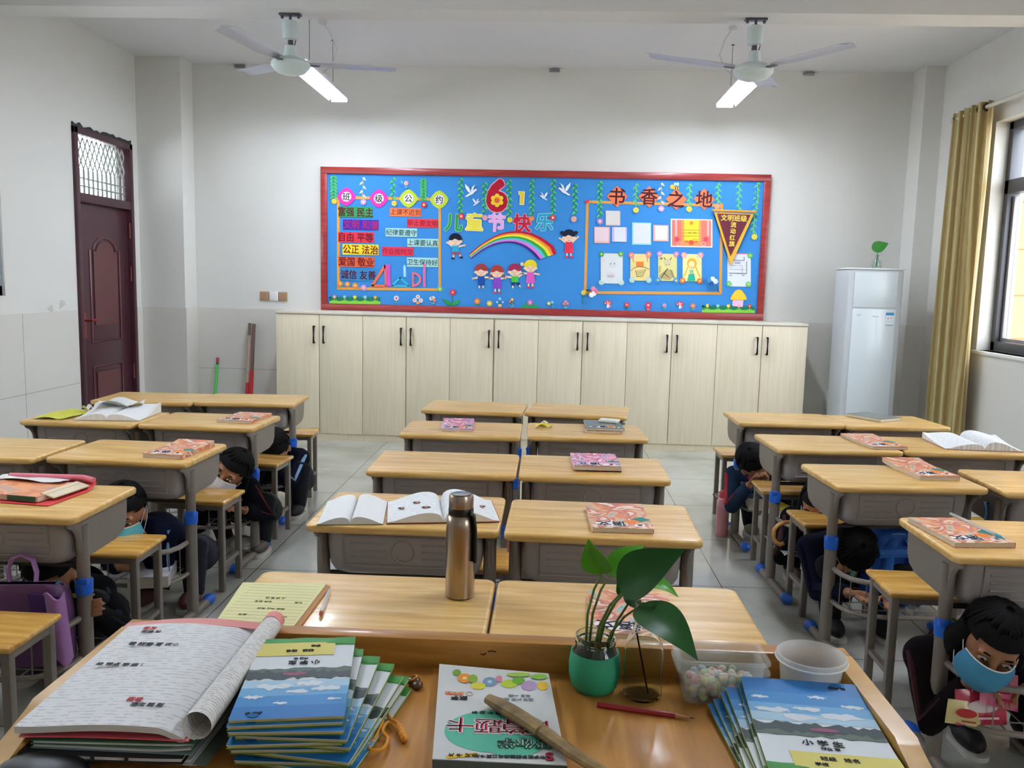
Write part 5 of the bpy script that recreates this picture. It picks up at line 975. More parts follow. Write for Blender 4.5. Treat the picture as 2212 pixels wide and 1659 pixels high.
# ------------------------------------------------------------------ lectern and what lies on it
LT = .77
LWD = wood('lectern_wood', '9c6928', 'b87f3a', 'cd974c', .42, (14, 1.4, 14), 2.4, .08); LRM = wood('lectern_rim_wood', 'b98a42', 'cda056', 'dab46c', .35, (3, 3, 12), 2.4, .2)
t = thing('lectern', 'light wooden lectern with raised rims in the foreground', 'lectern', (-.1, 1.05, 0)); L = V((-.1, 1.05, 0)); lx, rx, fy = -.712, .514, 1.386
B().bx(V((lx+.02, .62, .745))-L, V((rx-.02, fy-.005, LT))-L, .002).build('top_board', LWD, t)
B().bx(V((lx, fy-.034, .7))-L, V((rx, fy, .821))-L, .003).build('back_rim', wood('lectern_back_wood', '9c6928', 'b87f3a', 'cd974c', .35, (1.4, 14, 14), 2.4, .2), t)
for s, x in ((-1, lx), (1, rx-.03)):
    b = B(); pr = [(fy-.034, .7), (fy-.034, .821), (1.10, .821), (1.085, .815), (.9, .765), (.62, .75), (.62, .7)]; b.prism([V((x, y, z))-L for y, z in pr], (.03, 0, 0)); b.build('side_rim', LRM, t)
    B().bx(V((x+.005, .66, 0))-L, V((x+.025, fy-.01, .72))-L).build('side_panel', LWD, t)
B().bx(V((lx+.02, fy-.03, 0))-L, V((rx-.02, fy-.01, .72))-L).build('front_panel', LWD, t)
b = B()
for q in ([(1038, 1412), (1044, 1415), (1050, 1411)], [(1054, 1407), (1062, 1406), (1072, 1408)]): b.tube([PY(u, v, fy-.0345)-L for u, v in q], .0011, 5)
b.build('ink_scratch', K('3a2a1c'), t)
def lp(u, v, z): return PZ(u, v, z)
# -- left pile: notebooks below the rolled workbook
NB = [('d8d6d4', 'e4e2de', 0, .006), ('c4c4c6', 'd8d6d2', -.03, .0065), ('2c2c30', 'dedcd8', .02, .0075), ('7c8c88', 'd6d4d0', .0, .0065), ('4a6a4c', 'd2d0cc', .035, .006)]; z = LT
pl = ['bottom', 'second lowest', 'middle', 'second highest', 'topmost']
for k, (c, pg, rz, th) in enumerate(NB):
    T = thing('exercise_book', f'{pl[k]} closed exercise book in the pile under the rolled workbook', 'book', (-.565+.008*sin(k*2.3), 1.185+.012*cos(k*1.7)-.006*k, z+.0005), rz, 'exercise books under the rolled workbook')
    b = B(); b.grid(lambda u, v: ((u-.5)*.212, (v-.5)*.29, .001+.006*max(0, (u-.7)*3)**2*(1 if k == 3 else .2)), 10, 6, (0, 0, th-.002)); b.build('pages', mat('page_pile', 'c8c6c2', .8, var=.1, vs=300, stretch=(.02, .02, 1)), T)
    b = B(); b.grid(lambda u, v: ((u-.5)*.218, (v-.5)*.295, 0), 3, 3, (0, 0, .001)); b.grid(lambda u, v: ((u-.5)*.218, (v-.5)*.295, th-.001+.006*max(0, (u-.7)*3)**2*(1 if k == 3 else .2)), 10, 6, (0, 0, .001)); b.build('cover', K(c), T)
    if k in (1, 2):
        b = B()
        for x in (-.01, .035): b.box((x, -.1478, th*.5), (.005, .001, th*.9))
        b.build('edge_mark', K('2a2a2c'), T)
    z += th+.0008
b = B(); cv = lambda u, v: (-.47+.075*u, 1.16-.13*v+.02*u, z-.028-.035*u*u-.012*v*u)
T = thing('exercise_book', 'curled dark-covered exercise book sliding out of the pile to the right', 'book', (0, 0, 0), 0, None); b.grid(cv, 8, 8, (0, 0, .002)); b.build('curled_cover', mat('cover_dark_green', '5c665a', .5, var=.4, vs=14), T); b = B(); b.grid(lambda u, v: V(cv(u*.97, v*.97))-V((0, 0, .003)), 8, 8, (0, 0, -.003)); b.build('pages', K('c8bca4'), T)
PGW = page('workbook_page', 'dfdfdf', '70747c', 120, .3, .6, 60); PGE = page('workbook_text', 'dcdad6', '5c6068', 170, .45, .6, 110)
T = thing('rolled_workbook', 'open workbook with rolled right-hand pages on top of the left pile', 'book', (-.57, 1.19, z+.002), .03)
PKC = mat('cover_pink_red', 'd85c64', .35)
b = B(); b.grid(lambda u, v: (-.118+.225*u, -.165+.33*v, .002*sin(u*3)+.004*v), 8, 8, (0, 0, .0015)); b.build('cover', PKC, T)
def pgs(u, v): return (-.125+.226*u, -.163+.33*v, .010+.010*math.sin(u*2.6)-.012*max(0, u-.86)*7*(1-v*.3)+.005*v+.004*math.exp(-u*9)*(1-v))
b = B(); b.grid(pgs, 26, 14); pgo = b.build('left_page', PGW, T)
b = B()
for e in (0, 1): b.grid(lambda u, v: V(pgs(u, e))*1-V((0, 0, .009*v)), 26, 2)
b.grid(lambda u, v: V(pgs(0, u))-V((0, 0, .009*v)), 8, 2); b.build('page_block', mat('page_pile', 'c8c6c2'), T)
b = B(); b.grid(lambda u, v: (-.13+.235*u, .152+.02*v+.004*sin(u*4), .012+.012*math.sin(u*2.4)+.003*v), 16, 2, (0, 0, .0008)); b.build('pink_page_edge', mat('page_pink', 'e08c84', .5), T)
def roll(u, v):
    a = -pi*.55-u*2*pi*1.05; r = .0175-.002*u+.003*(1-v); return (.118+r*cos(a)+.004*v, -.163+.335*v, .022+r*sin(a)+.004*v)
b = B(); b.grid(roll, 30, 12, (.0004, 0, .0004)); b.build('rolled_pages', PGE, T)
b = B(); b.grid(lambda u, v: V(roll(u, .94+.065*v))*1+V((.0003, 0, .0012)), 30, 2, (.0003, 0, .0005)); b.build('pink_roll_end', mat('page_pink', 'e08c84'), T)
def pt(u, v, s, h, col): q = V(pgs(u, v)); B().text(s, h, TR(q.x, q.y, q.z+.0012, .0), .02).build('printed_heading', K(col), pgo)
pt(.2, .93, '练习', .011, 'cc5c60'); pt(.24, .885, '加油 站', .01, '5c5c60'); pt(.36, .73, '看 拼音 写 词语', .012, '4c5058'); pt(.58, .2, '阅读', .011, 'cc5c60'); pt(.3, .52, '给 带点 字 选 读音', .011, '5a5e66'); pt(.68, .16, '短文 两 则', .01, '5a5e66')
# -- booklets (middle and right stacks)
GRN = K('3f8f4c'); SKY = K('2f86c8', .4)
def booklet(label, x, y, z, rz, w, l, th, flip, group, bend=.0):
    T = thing('booklet', label, 'booklet', (x, y, z), rz, group); fz = lambda u, v: bend*((v*2)**2)*(1 if v > 0 else .3)
    b = B(); b.grid(lambda u, v: ((u-.5)*w*.985, (v-.5)*l*.985, .0006+fz(u-.5, v-.5)), 2, 8, (0, 0, th-.0012)); b.build('pages', mat('page_booklet', 'b5ab7a', .8, var=.15, vs=300, stretch=(.02, .02, 1)), T)
    b = B(); b.m(K('6f8a3c')); b.grid(lambda u, v: ((u-.5)*w, (v-.5)*l, fz(u-.5, v-.5)), 2, 8, (0, 0, .0006)); b.m(K('dadfe2', .4)); b.grid(lambda u, v: ((u-.5)*w, (v-.5)*l, th-.0006+fz(u-.5, v-.5)), 4, 10, (0, 0, .0006)); c = b.build('cover', None, T)
    b = B(); s = 1 if not flip else -1
    def patch(pts, col, lay, rough=.4):
        b.m(K(col, rough)); n = 10
        # polygon in cover space (u -.5.5, v -.5.5 with v up to the cover's own top), draped on the bent cover
        lo = [(p[0]*s*w, p[1]*s*l) for p in pts]; b.prism([V((a, c2, th+.0003+.0002*lay+fz(a/w, c2/l))) for a, c2 in lo], (0, 0, .0002))
    N8 = 8
    def band(v0, v1, col, lay, wob=0., sd=0, cells=10):
        up = [(-.5+i/cells, v1+wob*(random.random()-.5)) for i in range(cells+1)]; dn = [(-.5+i/cells, v0+wob*(random.random()-.5)) for i in range(cells+1)]
        b.m(K(col, .4))
        for i in range(cells):
            q = [dn[i], dn[i+1], up[i+1], up[i]]; lo = [(a*s*w, c2*s*l) for a, c2 in q]
            b.prism([V((a, c2, th+.0003+.0002*lay+fz(a/w, c2/l))) for a, c2 in lo], (0, 0, .0002))
    band(.36, .5, '2474b8', 0); band(.24, .36, '3c88c4', 0); band(.14, .24, '6ca8d4', 0); band(.05, .14, 'a8cade', 0); band(-.1, .0, '56665c', 1, .03, cells=14); band(-.06, .03, '38464a', 1.5, .05, cells=22)
    for a, c2, r in ((-.3, .17, .11), (-.02, .2, .08), (.22, .13, .13), (.36, .25, .07), (-.38, .3, .05), (.1, .33, .05), (-.12, .1, .1)):
        patch([(max(-.49, min(.49, a+r*1.5*cos(q)*random.uniform(.7, 1.15))), c2+r*.3*sin(q)*random.uniform(.3, 1.5)) for q in [i*.3 for i in range(21)]], 'd4dde4', 2)
    patch([(-.08, -.02), (.02, .0), (.14, -.01), (.16, -.04), (-.06, -.045)], '8c4a68', 3)
    band(-.5, -.4, '4c9a50', 0, .02); patch([(-.3, -.27), (.5, -.27), (.5, -.44), (-.3, -.44)], 'd8cc6c', 2); patch([(-.5, -.4), (-.2, -.43), (-.3, -.5), (-.5, -.5)], '3f8f3c', 3)
    b.m(K('34383c')); a = pi if flip else 0.
    def tx(q, u, v, h): b.text(q, h*w, TR(u*s*w, v*s*l, th+.0012+fz(u*s, v*s), a), .012)
    tx('小 学 生', -.02, -.17, .09); tx('作业 本', .02, -.225, .045); tx('班级   姓名', .05, -.33, .06); tx('学校', -.1, -.39, .05); tx('永新 印', .3, .44, .045); b.m(K('1f5f94')); b.prism([(s*w*(.3+.05*cos(q)), s*l*(.465)+.035*w*sin(q), th+.0012+fz(.3*s, .465*s)) for q in [i*pi/6 for i in range(12)]], (0, 0, .0003))
    b.build('printed_cover', None, c); return T
ord_ = ['topmost', 'second', 'third', 'fourth', 'fifth', 'sixth', 'seventh', 'eighth', 'ninth', 'tenth', 'eleventh', 'twelfth']
mids = [.165, .17, .11, .155, .02, .14, -.06, .1, -.12, -.15, .03, -.17]; th = .0057
for k in range(12):
    i = 11-k; rz = mids[i]; x = -.352+(.165-rz)*.17; y = 1.165-.006*(i % 3)
    T = booklet(f'{ord_[i]} blue and green booklet from the top of the fanned middle stack', x, y, LT+.0005+th*k, rz, .15, .245, th-.0004, True, 'fanned booklets in the middle stack', .002 if i > 1 else .004)
fr, fl_, nr, nl = PZ(1845, 1472, .82), PZ(1602, 1462, .82), PZ(1958, 1655, .82), PZ(1662, 1655, .82)
ctr = (fr+fl_+nr+nl)/4; wR = ((fr-fl_).length+(nr-nl).length)/2; rzR = math.atan2(-(fl_-nl).x, (fl_-nl).y)
for k in range(7):
    i = 6-k; rz = rzR*.9+(0, .0, .06, .1, .03, .12, .16)[i]
    booklet(f'{ord_[i]} sky-blue booklet from the top of the right stack', ctr.x-.004*i-(.008 if i > 1 else 0), ctr.y-.01, LT+.0005+.0058*k, rz, wR, .25, .0054, False, 'sky-blue booklets in the right stack', .009 if i == 0 else .004)
# -- arithmetic card book with a wooden stick on it
bz = LT+.0155; cn = [PZ(*q, bz) for q in ((949, 1440), (1185, 1455), (1225, 1653), (934, 1639))]; cc = sum(cn, V())/4
T = thing('card_book', 'white arithmetic card book with red title lying under the wooden stick', 'book', (cc.x, cc.y, LT))
def cb(u, v, z): p = (cn[3]*(1-u)+cn[2]*u)*(1-v)+(cn[0]*(1-u)+cn[1]*u)*v-cc; return V((p.x, p.y, z+.006*max(0, v-.8)*5*(1-u)*.8))
b = B(); b.grid(lambda u, v: cb(.005+.99*u, .005+.99*v, .001), 6, 8, (0, 0, .0135)); b.build('pages', PAGE_ED, T)
b = B(); b.m(K('55605c')); b.grid(lambda u, v: cb(u, v, .0), 6, 8, (0, 0, .001)); b.grid(lambda u, v: cb(u, -.004, .0005+.014*v), 6, 2, (0, .001, 0)); b.m(K('d6d8d6', .35)); b.grid(lambda u, v: cb(u, v, .0145), 8, 10, (0, 0, .001)); c = b.build('cover', None, T)
b = B()
def pp(pts, col, lay, th=.0002):
    b.m(K(col, .4)); b.prism([PZ(u, v, bz+.0003+.00025*lay)-V((cc.x, cc.y, LT))+V((0, 0, .004*max(0, (1485-v)/45))) for u, v in pts], (0, 0, th))
pp(El(1072, 1580, 112, 46, 40), '5cb89c', 0); pp(El(1110, 1600, 70, 36, 24), '5cb89c', .3)
for u, v, r, c2, col in ((987, 1456, 9, 6, '7ca048'), (1004, 1467, 15, 9, 'e8983c'), (1022, 1468, 10, 8, '8cb048'), (1058, 1474, 15, 9, '7c9cb8'), (1033, 1482, 16, 7, 'd8d048'), (1078, 1468, 7, 6, 'd88c98'), (1100, 1478, 18, 8, 'b4c840'), (1120, 1472, 14, 7, '6ca83c'), (1143, 1482, 17, 10, 'b49cc0'), (1172, 1482, 12, 9, 'e0b83c'), (1165, 1464, 18, 5, '8cbc50'), (1120, 1460, 26, 4, 'a8c860'), (1004, 1467, 5, 3, 'f0d0a0'), (1058, 1474, 5, 3, 'c0d0dc')): pp(El(u, v, r, c2, 18), col, .5+.02*u % 1)
pp([(962, 1493), (1000, 1495), (1000, 1502), (962, 1500)], 'e0703c', 1); pp(St(El(1014, 1499, 7, 4), 1), 'b08c7c', 1); pp([(962, 1633), (1030, 1626), (1034, 1632), (966, 1639)], 'e0b830', 1)
def pt2(s, u, v, h, col, off=.012, lay=2, sx=1.): b.m(K(col)); q = PZ(u, v, bz)-V((cc.x, cc.y, LT)); b.text(s, h, TR(q.x, q.y, .016+.0002*lay, pi+.05) @ Matrix.Diagonal((sx, 1, 1, 1)), off)
for ch, u in zip('卡题算口', (994, 1055, 1110, 1160)): pt2(ch, u, 1568+(u-994)*.03, .043, 'e8e0e0', .045, 1.5); pt2(ch, u, 1568+(u-994)*.03, .043, 'cc2c50', .014, 3)
pt2('帮你学', 1135, 1608, .026, '2c6c54', .05, 3); pt2('帮你学', 1135, 1608, .026, 'dce8e0', .004, 4.5); pt2('数学', 992, 1509, .013, '3c3c40'); pt2('三年级上', 982, 1497.5, .008, 'f0e0d8', .008, 3); pt2('每天 训练 十 分 钟', 1072, 1541, .009, '4c504c'); pt2('帮你学数学配套练习口算卡片', 1108, 1636, .008, '40444c'); pt2('练习 卡 片', 1000, 1632.5, .009, '5c4c20'); pt2('提高 计算 能力', 1116, 1512, .008, '9ca4ac'); pt2('每日 一练', 1122, 1504, .008, '9ca4ac')
b.m(K('a82c48')); q = PZ(1187, 1636, bz)-V((cc.x, cc.y, LT)); b.text('S', .026, TR(q.x, q.y, .0166, 0), .03)
b.build('printed_cover', None, c)
a, e = PZ(1055, 1506, .80), PZ(1305, 1662, .80); d = (e-a).normalized(); a.z = e.z = LT+.0165+.011
T = thing('wooden_stick', 'old wooden pointer stick lying across the card book', 'stick', a); b = B(); Ls = (e-a).length+.13
pts, rs = [], []
for k in range(15): q = k/14; pts.append(d*Ls*q+V((.003*sin(q*9), .002*sin(q*7), .0)));  rs.append(.0105+.002*sin(q*5+1)-.003*(k == 0))
b.tube(pts, rs, 10, flat=.75); b.build('stick_body', wood('old_bamboo', '6c5530', '8f7446', 'a88c5c', .5, (6, 6, 6), 6, 0, .1), T)
for q in (.32, .7): B().tube([d*Ls*(q-.008), d*Ls*q, d*Ls*(q+.008)], [.0108, .0128, .0108], 10, flat=.78).build('node_ring', mat('bamboo_node', '7c6236', .6), T)
a, e = PZ(1290, 1522, LT+.004), PZ(1502, 1552, LT+.004); T = thing('pencil', 'red pencil lying in front of the jar and bottle', 'pencil', a); d = e-a
b = B(); b.cyl((0, 0, 0), d*.8, .0042, n=6); b.build('barrel', mat('pencil_red', '9c1c28', .3, coat=.3), T); b = B(); b.cyl(d*.8, d*.95, .0042, .001, n=8); b.build('sharpened_wood', K('b88c60'), T); b = B(); b.cyl(d*.945, d, .0011, .0002, n=6); b.build('lead', K('2c2428'), T)
# -- jar with plant, bottle, boxes, bucket
jx, jy = .09, 1.306
T = thing('plant_jar', 'glass jar in a green sleeve with a leafy green plant', 'plant', (jx, jy, LT))
GS = mat('sleeve_green', '2f9c74', .6, var=.03, vs=30)
b = B(); b.lathe([(.0, .0), (.03, .0005), (.037, .008), (.0412, .025), (.0418, .045), (.0385, .064), (.0365, .064), (.0395, .045), (.039, .026), (.034, .01), (.0, .006)], n=36); b.build('silicone_sleeve', GS, T)
b = B(); b.lathe([(.0, .007), (.033, .011), (.0383, .026), (.0388, .045), (.0365, .066), (.031, .073), (.0305, .076), (.033, .078), (.0318, .081), (.0332, .084), (.0322, .09), (.0295, .09), (.0285, .078), (.0285, .074), (.034, .065), (.0365, .045), (.036, .027), (.031, .014), (.0, .011)], n=36); b.build('glass_jar', CG, T)
def at(u, v, Y=1.306): return PY(u, v, Y)-V((jx, jy, LT))
stems = [((1302, 1236), 1.30), ((1319, 1240), 1.32), ((1342, 1280), 1.31), ((1352, 1276), 1.30), ((1356, 1274), 1.315), ((1378, 1312), 1.29), ((1396, 1262), 1.33)]
b = B()
for k, ((u, v), Y) in enumerate(stems):
    e = at(u, v, Y); s = V((-.012+.004*k, .012*sin(k*2), .03)); m_ = s+(e-s)*.5+V((-.012, 0, .012)); b.tube([s+(m_-s)*.0, s+(m_-s)*.5+V((-.002, 0, .002)), m_, m_+(e-m_)*.55+V((-.003, 0, .003)), e], [.0024, .0023, .0021, .002, .0016], 7)
b.build('stems', mat('stem_green', '5c7a30', .45, var=.2, vs=20), T)
def lf(name, base, tip, w, up, mt, fold=.2, droop=.1):
    b = B(); leaf(b, base, tip, w, up, fold, droop, 18); o = b.build(name, mt, T); return o
lf('light_leaf', at(1303, 1238, 1.30), at(1271, 1163, 1.285), .052, (-.5, -.75, .3), LL, .25, .06)
lf('light_leaf', at(1319, 1242, 1.32), at(1392, 1178, 1.35), .045, (0, -.45, .8), LL, .2, .12)
lf('dark_leaf', at(1338, 1268, 1.30), at(1482, 1186, 1.25), .072, (-.25, -.85, .55), LD, .12, .08)
lf('bright_leaf', at(1390, 1262, 1.33), at(1466, 1291, 1.31), .034, (.3, -.4, .9), LL, .2, .18)
lf('dark_leaf', at(1346, 1284, 1.315), at(1333, 1250, 1.31), .018, (0, -1, .2), LD)
lf('dark_leaf', at(1376, 1312, 1.285), at(1508, 1428, 1.22), .072, (.5, -.75, .6), LD, .14, .14)
lf('dark_leaf', at(1352, 1272, 1.315), at(1384, 1318, 1.33), .028, (.2, -.9, .2), mat('leaf_mid', '3f6c40', .4), .1, .05)
T = thing('glass_bottle', 'empty clear glass bottle with a thin stick inside, right of the plant jar', 'bottle', (.166, 1.288, LT+.001))
b = B(); b.lathe([(.0, .0), (.028, .0), (.031, .004), (.0315, .07), (.029, .088), (.019, .108), (.0155, .122), (.0155, .145), (.017, .147), (.017, .152), (.0148, .152), (.0138, .145), (.0138, .122), (.017, .107), (.027, .087), (.0295, .07), (.029, .006), (.0, .004)], n=32); b.build('glass_body', mat('thin_glass', 'f2f8f4', .0, trans=1., ior=1.1, spec=.8), T)
b = B(); b.cyl((.008, -.008, .006), (-.012, .006, .1), .0016, n=6); b.build('inner_stick', K('a89080'), T)
CP = mat('box_clear', 'dfe4dc', .12, spec=.6, alpha=.17); CPF = mat('bucket_milky', 'dcdcd8', .35, alpha=.6, spec=.5)
def tub(b, w, d, z0, z1, tp, rim, t=.0012):
    def rr(i, z, k): return [b.v((x, y-d*k/2-0, z)) for x, y in [(px*1, py) for px, py in rrect(w*k-2*i, d*k-2*i, .012, 4)]]
    def R_(k, z, i): return [b.v((x, y-(d*k-2*i)/2, z)) for x, y in rrect(w*k-2*i, d*k-2*i, .012, 4)]
    b.loft([R_(tp, z0, 0), R_(1, z1-.004, 0), R_(rim, z1-.004, 0), R_(rim, z1, 0), R_(1, z1, t), R_(tp, z0+t, t)])
for lab, z0, z1, k in (('lower clear plastic box holding pastel sweets', 0, .056, 1.), ('upper clear plastic box nested in the lower one', .017, .072, 1.0)):
    b = B(); tub(b, .132, .078, z0, z1, .86, 1.1); o = b.build('plastic_box', CP, loc=(.288, 1.3, LT+.0005)); tag(o, lab+', beside the glass bottle', 'box', 'clear plastic boxes')
b = B(); pal = [K(c, .4) for c in ('d8c878', 'c8d4a0', 'e0a0b0', 'b0c0d0', 'e4dcc8', 'c87c90', 'a8b88c', 'ded0b0')]
for k in range(190):
    b.m(pal[k % 8]); zz = .007+.0088*(k // 48); b.ell((random.uniform(-.048, .048), random.uniform(-.026, .026), zz), (.0062, .0062, .0058), nu=8, nv=6)
o = b.build('sweets', None, loc=(.288, 1.3, LT+.0005)); o['kind'] = 'stuff'; tag(o, 'pastel round sweets in the lower clear plastic box', 'sweets')
bkx = PZ(1733, 1387, .842).x
T = thing('plastic_bucket', 'small milky plastic bucket at the far right corner of the lectern', 'bucket', (bkx, 1.302, LT+.0005))
b = B(); b.lathe([(.0, .0), (.041, .0), (.043, .003), (.0485, .062), (.0535, .063), (.0545, .068), (.0535, .074), (.052, .075), (.05, .07), (.0475, .064), (.042, .004), (.0, .002)], n=40); b.build('bucket_body', CPF, T)
b = B(); b.tube([(.054*cos(a), .054*sin(a), .066) for a in [2*pi*i/40 for i in range(40)]], .0018, 6, close=True); b.build('rim_bead', mat('rim_milky', 'e4e4e0', .3), T)
b = B(); pal = [K(c, .4) for c in ('d86c90', 'c8a080', 'e0a0b8', '8c5c50', 'e8d0c0')]
for k in range(46):
    a, r = random.uniform(0, 2*pi), .034*math.sqrt(random.random()); b.m(pal[k % 5]); b.ell((r*cos(a), r*sin(a), .008+.007*(k // 16)), (.008, .006, .005), nu=8, nv=5)
o = b.build('wrapped_sweets', None, loc=(bkx, 1.302, LT+.0005)); o['kind'] = 'stuff'; tag(o, 'pink and brown wrapped sweets in the milky bucket', 'sweets')
T = thing('cord', 'orange braided cord coiled beside the fanned booklets', 'cord', (0, 0, 0)); CO = mat('cord_orange', 'd89024', .7, bump=.3, bs=300)
b = B(); cp = [(838, 1490), (830, 1500), (846, 1512), (835, 1530), (843, 1552), (858, 1560), (868, 1585), (876, 1598), (870, 1588), (856, 1572), (838, 1560), (826, 1578), (838, 1596), (826, 1618), (802, 1620), (798, 1612), (812, 1590), (826, 1560), (830, 1535), (842, 1520), (850, 1500)]
P = [PZ(u, v, LT+.004+.003*(k % 3)) for k, (u, v) in enumerate(cp)]; S_ = []
for k in range(len(P)-1):
    p0, p1, p2, p3 = P[max(0, k-1)], P[k], P[k+1], P[min(len(P)-1, k+2)]
    for q in range(5): s = q/5; S_.append(.5*((2*p1)+(p2-p0)*s+(2*p0-5*p1+4*p2-p3)*s*s+(3*p1-p0-3*p2+p3)*s**3))
b.tube(S_, .0025, 6); b.build('braid', CO, T); b = B(); q = PZ(862, 1572, LT+.006)
for k in range(4): b.ell(q+V((.004*k, -.009*k, 0)), (.006, .008, .0055), nu=10, nv=6)
b.build('knot', CO, T)
q = PZ(893, 1480, LT); T = thing('hair_clip', 'small brown clip with an orange band near the lectern rim', 'clip', q); b = B(); b.ell((0, 0, .007), (.012, .009, .007)); b.ell((.008, -.01, .006), (.009, .01, .006)); b.build('clip_body', mat('clip_brown', '5c3c20', .3, coat=.4), T); b = B(); b.tube([(.008*cos(a)-.002, .006*sin(a), .012+.004*cos(a)) for a in [2*pi*i/14 for i in range(14)]], .0015, 5, close=True); b.build('band', K('d8963c'), T)
q = PZ(100, 1668, LT); T = thing('case', 'black rounded case at the near left edge of the lectern', 'case', q); b = B(); b.ell((0, -.01, .012), (.06, .035, .014)); b.build('case_body', BKP, T); b = B(); b.tube([(.06*cos(a), -.01+.035*sin(a), .012) for a in [2*pi*i/24 for i in range(24)]], .0012, 5, close=True); b.build('seam', K('2a2a2c'), T)
# ------------------------------------------------------------------ pupils crouching under the desks
SKIN = mat('skin', '9c6a4a', .5, var=.06, vs=20); HAIR = mat('hair_black', '0c0a0b', .8, spec=.2, var=.4, vs=60, stretch=(1, 1, .2)); EYW = K('a8a09c', .3); IRIS = K('1c100c', .2); LIPS = K('9c5048')
def remesh(b, name, mt, parent, vox, smooth=4):
    o = b.build(name, mt); m = o.modifiers.new('r', 'REMESH'); m.mode = 'VOXEL'; m.voxel_size = vox; s = o.modifiers.new('s', 'SMOOTH'); s.iterations = smooth; s.factor = .5
    me = bpy.data.meshes.new_from_object(o.evaluated_get(bpy.context.evaluated_depsgraph_get())); bpy.data.objects.remove(o)
    for p in me.polygons: p.use_smooth = True
    me.materials.clear(); me.materials.append(mt); o = bpy.data.objects.new(name, me); COL.objects.link(o); o.parent = parent; return o
def ik(a, c, l1, l2, pole):
    d = c-a; L = min(d.length, (l1+l2)*.995); d.normalize(); k = (l1*l1-l2*l2+L*L)/(2*L); h = math.sqrt(max(0, l1*l1-k*k)); p = V(pole); p = (p-d*p.dot(d)).normalized(); return a+d*k+p*h, a+d*L
def hand(b, wr, d, pn, sd, curl=.5, sc=.85):
    """palm + five separate fingers; d = hand direction, pn = palm normal, sd = thumb side vector"""
    d = V(d).normalized(); pn = V(pn); pn = (pn-d*pn.dot(d)).normalized(); s = d.cross(pn).normalized()
    if s.dot(V(sd)) < 0: s = -s
    b.tube([wr-d*.01, wr+d*.015*sc, wr+d*.05*sc, wr+d*.078*sc], [.017*sc, .024*sc, .034*sc, .031*sc], 12, flat=.5) if False else b.ell(wr+d*.04*sc, (.034*sc, .045*sc, .014*sc), Matrix((s, d, -pn)).transposed(), 14, 8)
    for k, (o, L) in enumerate(((.026, .062), (.009, .07), (-.009, .066), (-.025, .052))):
        q = wr+d*.07*sc+s*o*sc; a = curl*(.8+.12*k); p = [q]; dd = d.copy()
        for j, fr in enumerate((.45, .32, .23)):
            ang = a*(.7+.5*j); dd = (d*cos(ang)+pn*sin(ang)+s*o*1.2).normalized(); q = q+dd*L*fr*sc; p.append(q)
        b.tube([wr+d*.05*sc+s*o*.9*sc]+p, [.0085*sc, .0088*sc, .008*sc, .0072*sc, .0055*sc], 9)
    q = wr+d*.018*sc+s*.022*sc; b.tube([wr+d*.012*sc+s*.01*sc, q, q+(d*.5+s*.8+pn*.3).normalized()*.028*sc, q+(d*.75+s*.55+pn*.55).normalized()*.052*sc], [.011*sc, .0105*sc, .0092*sc, .0065*sc], 9)
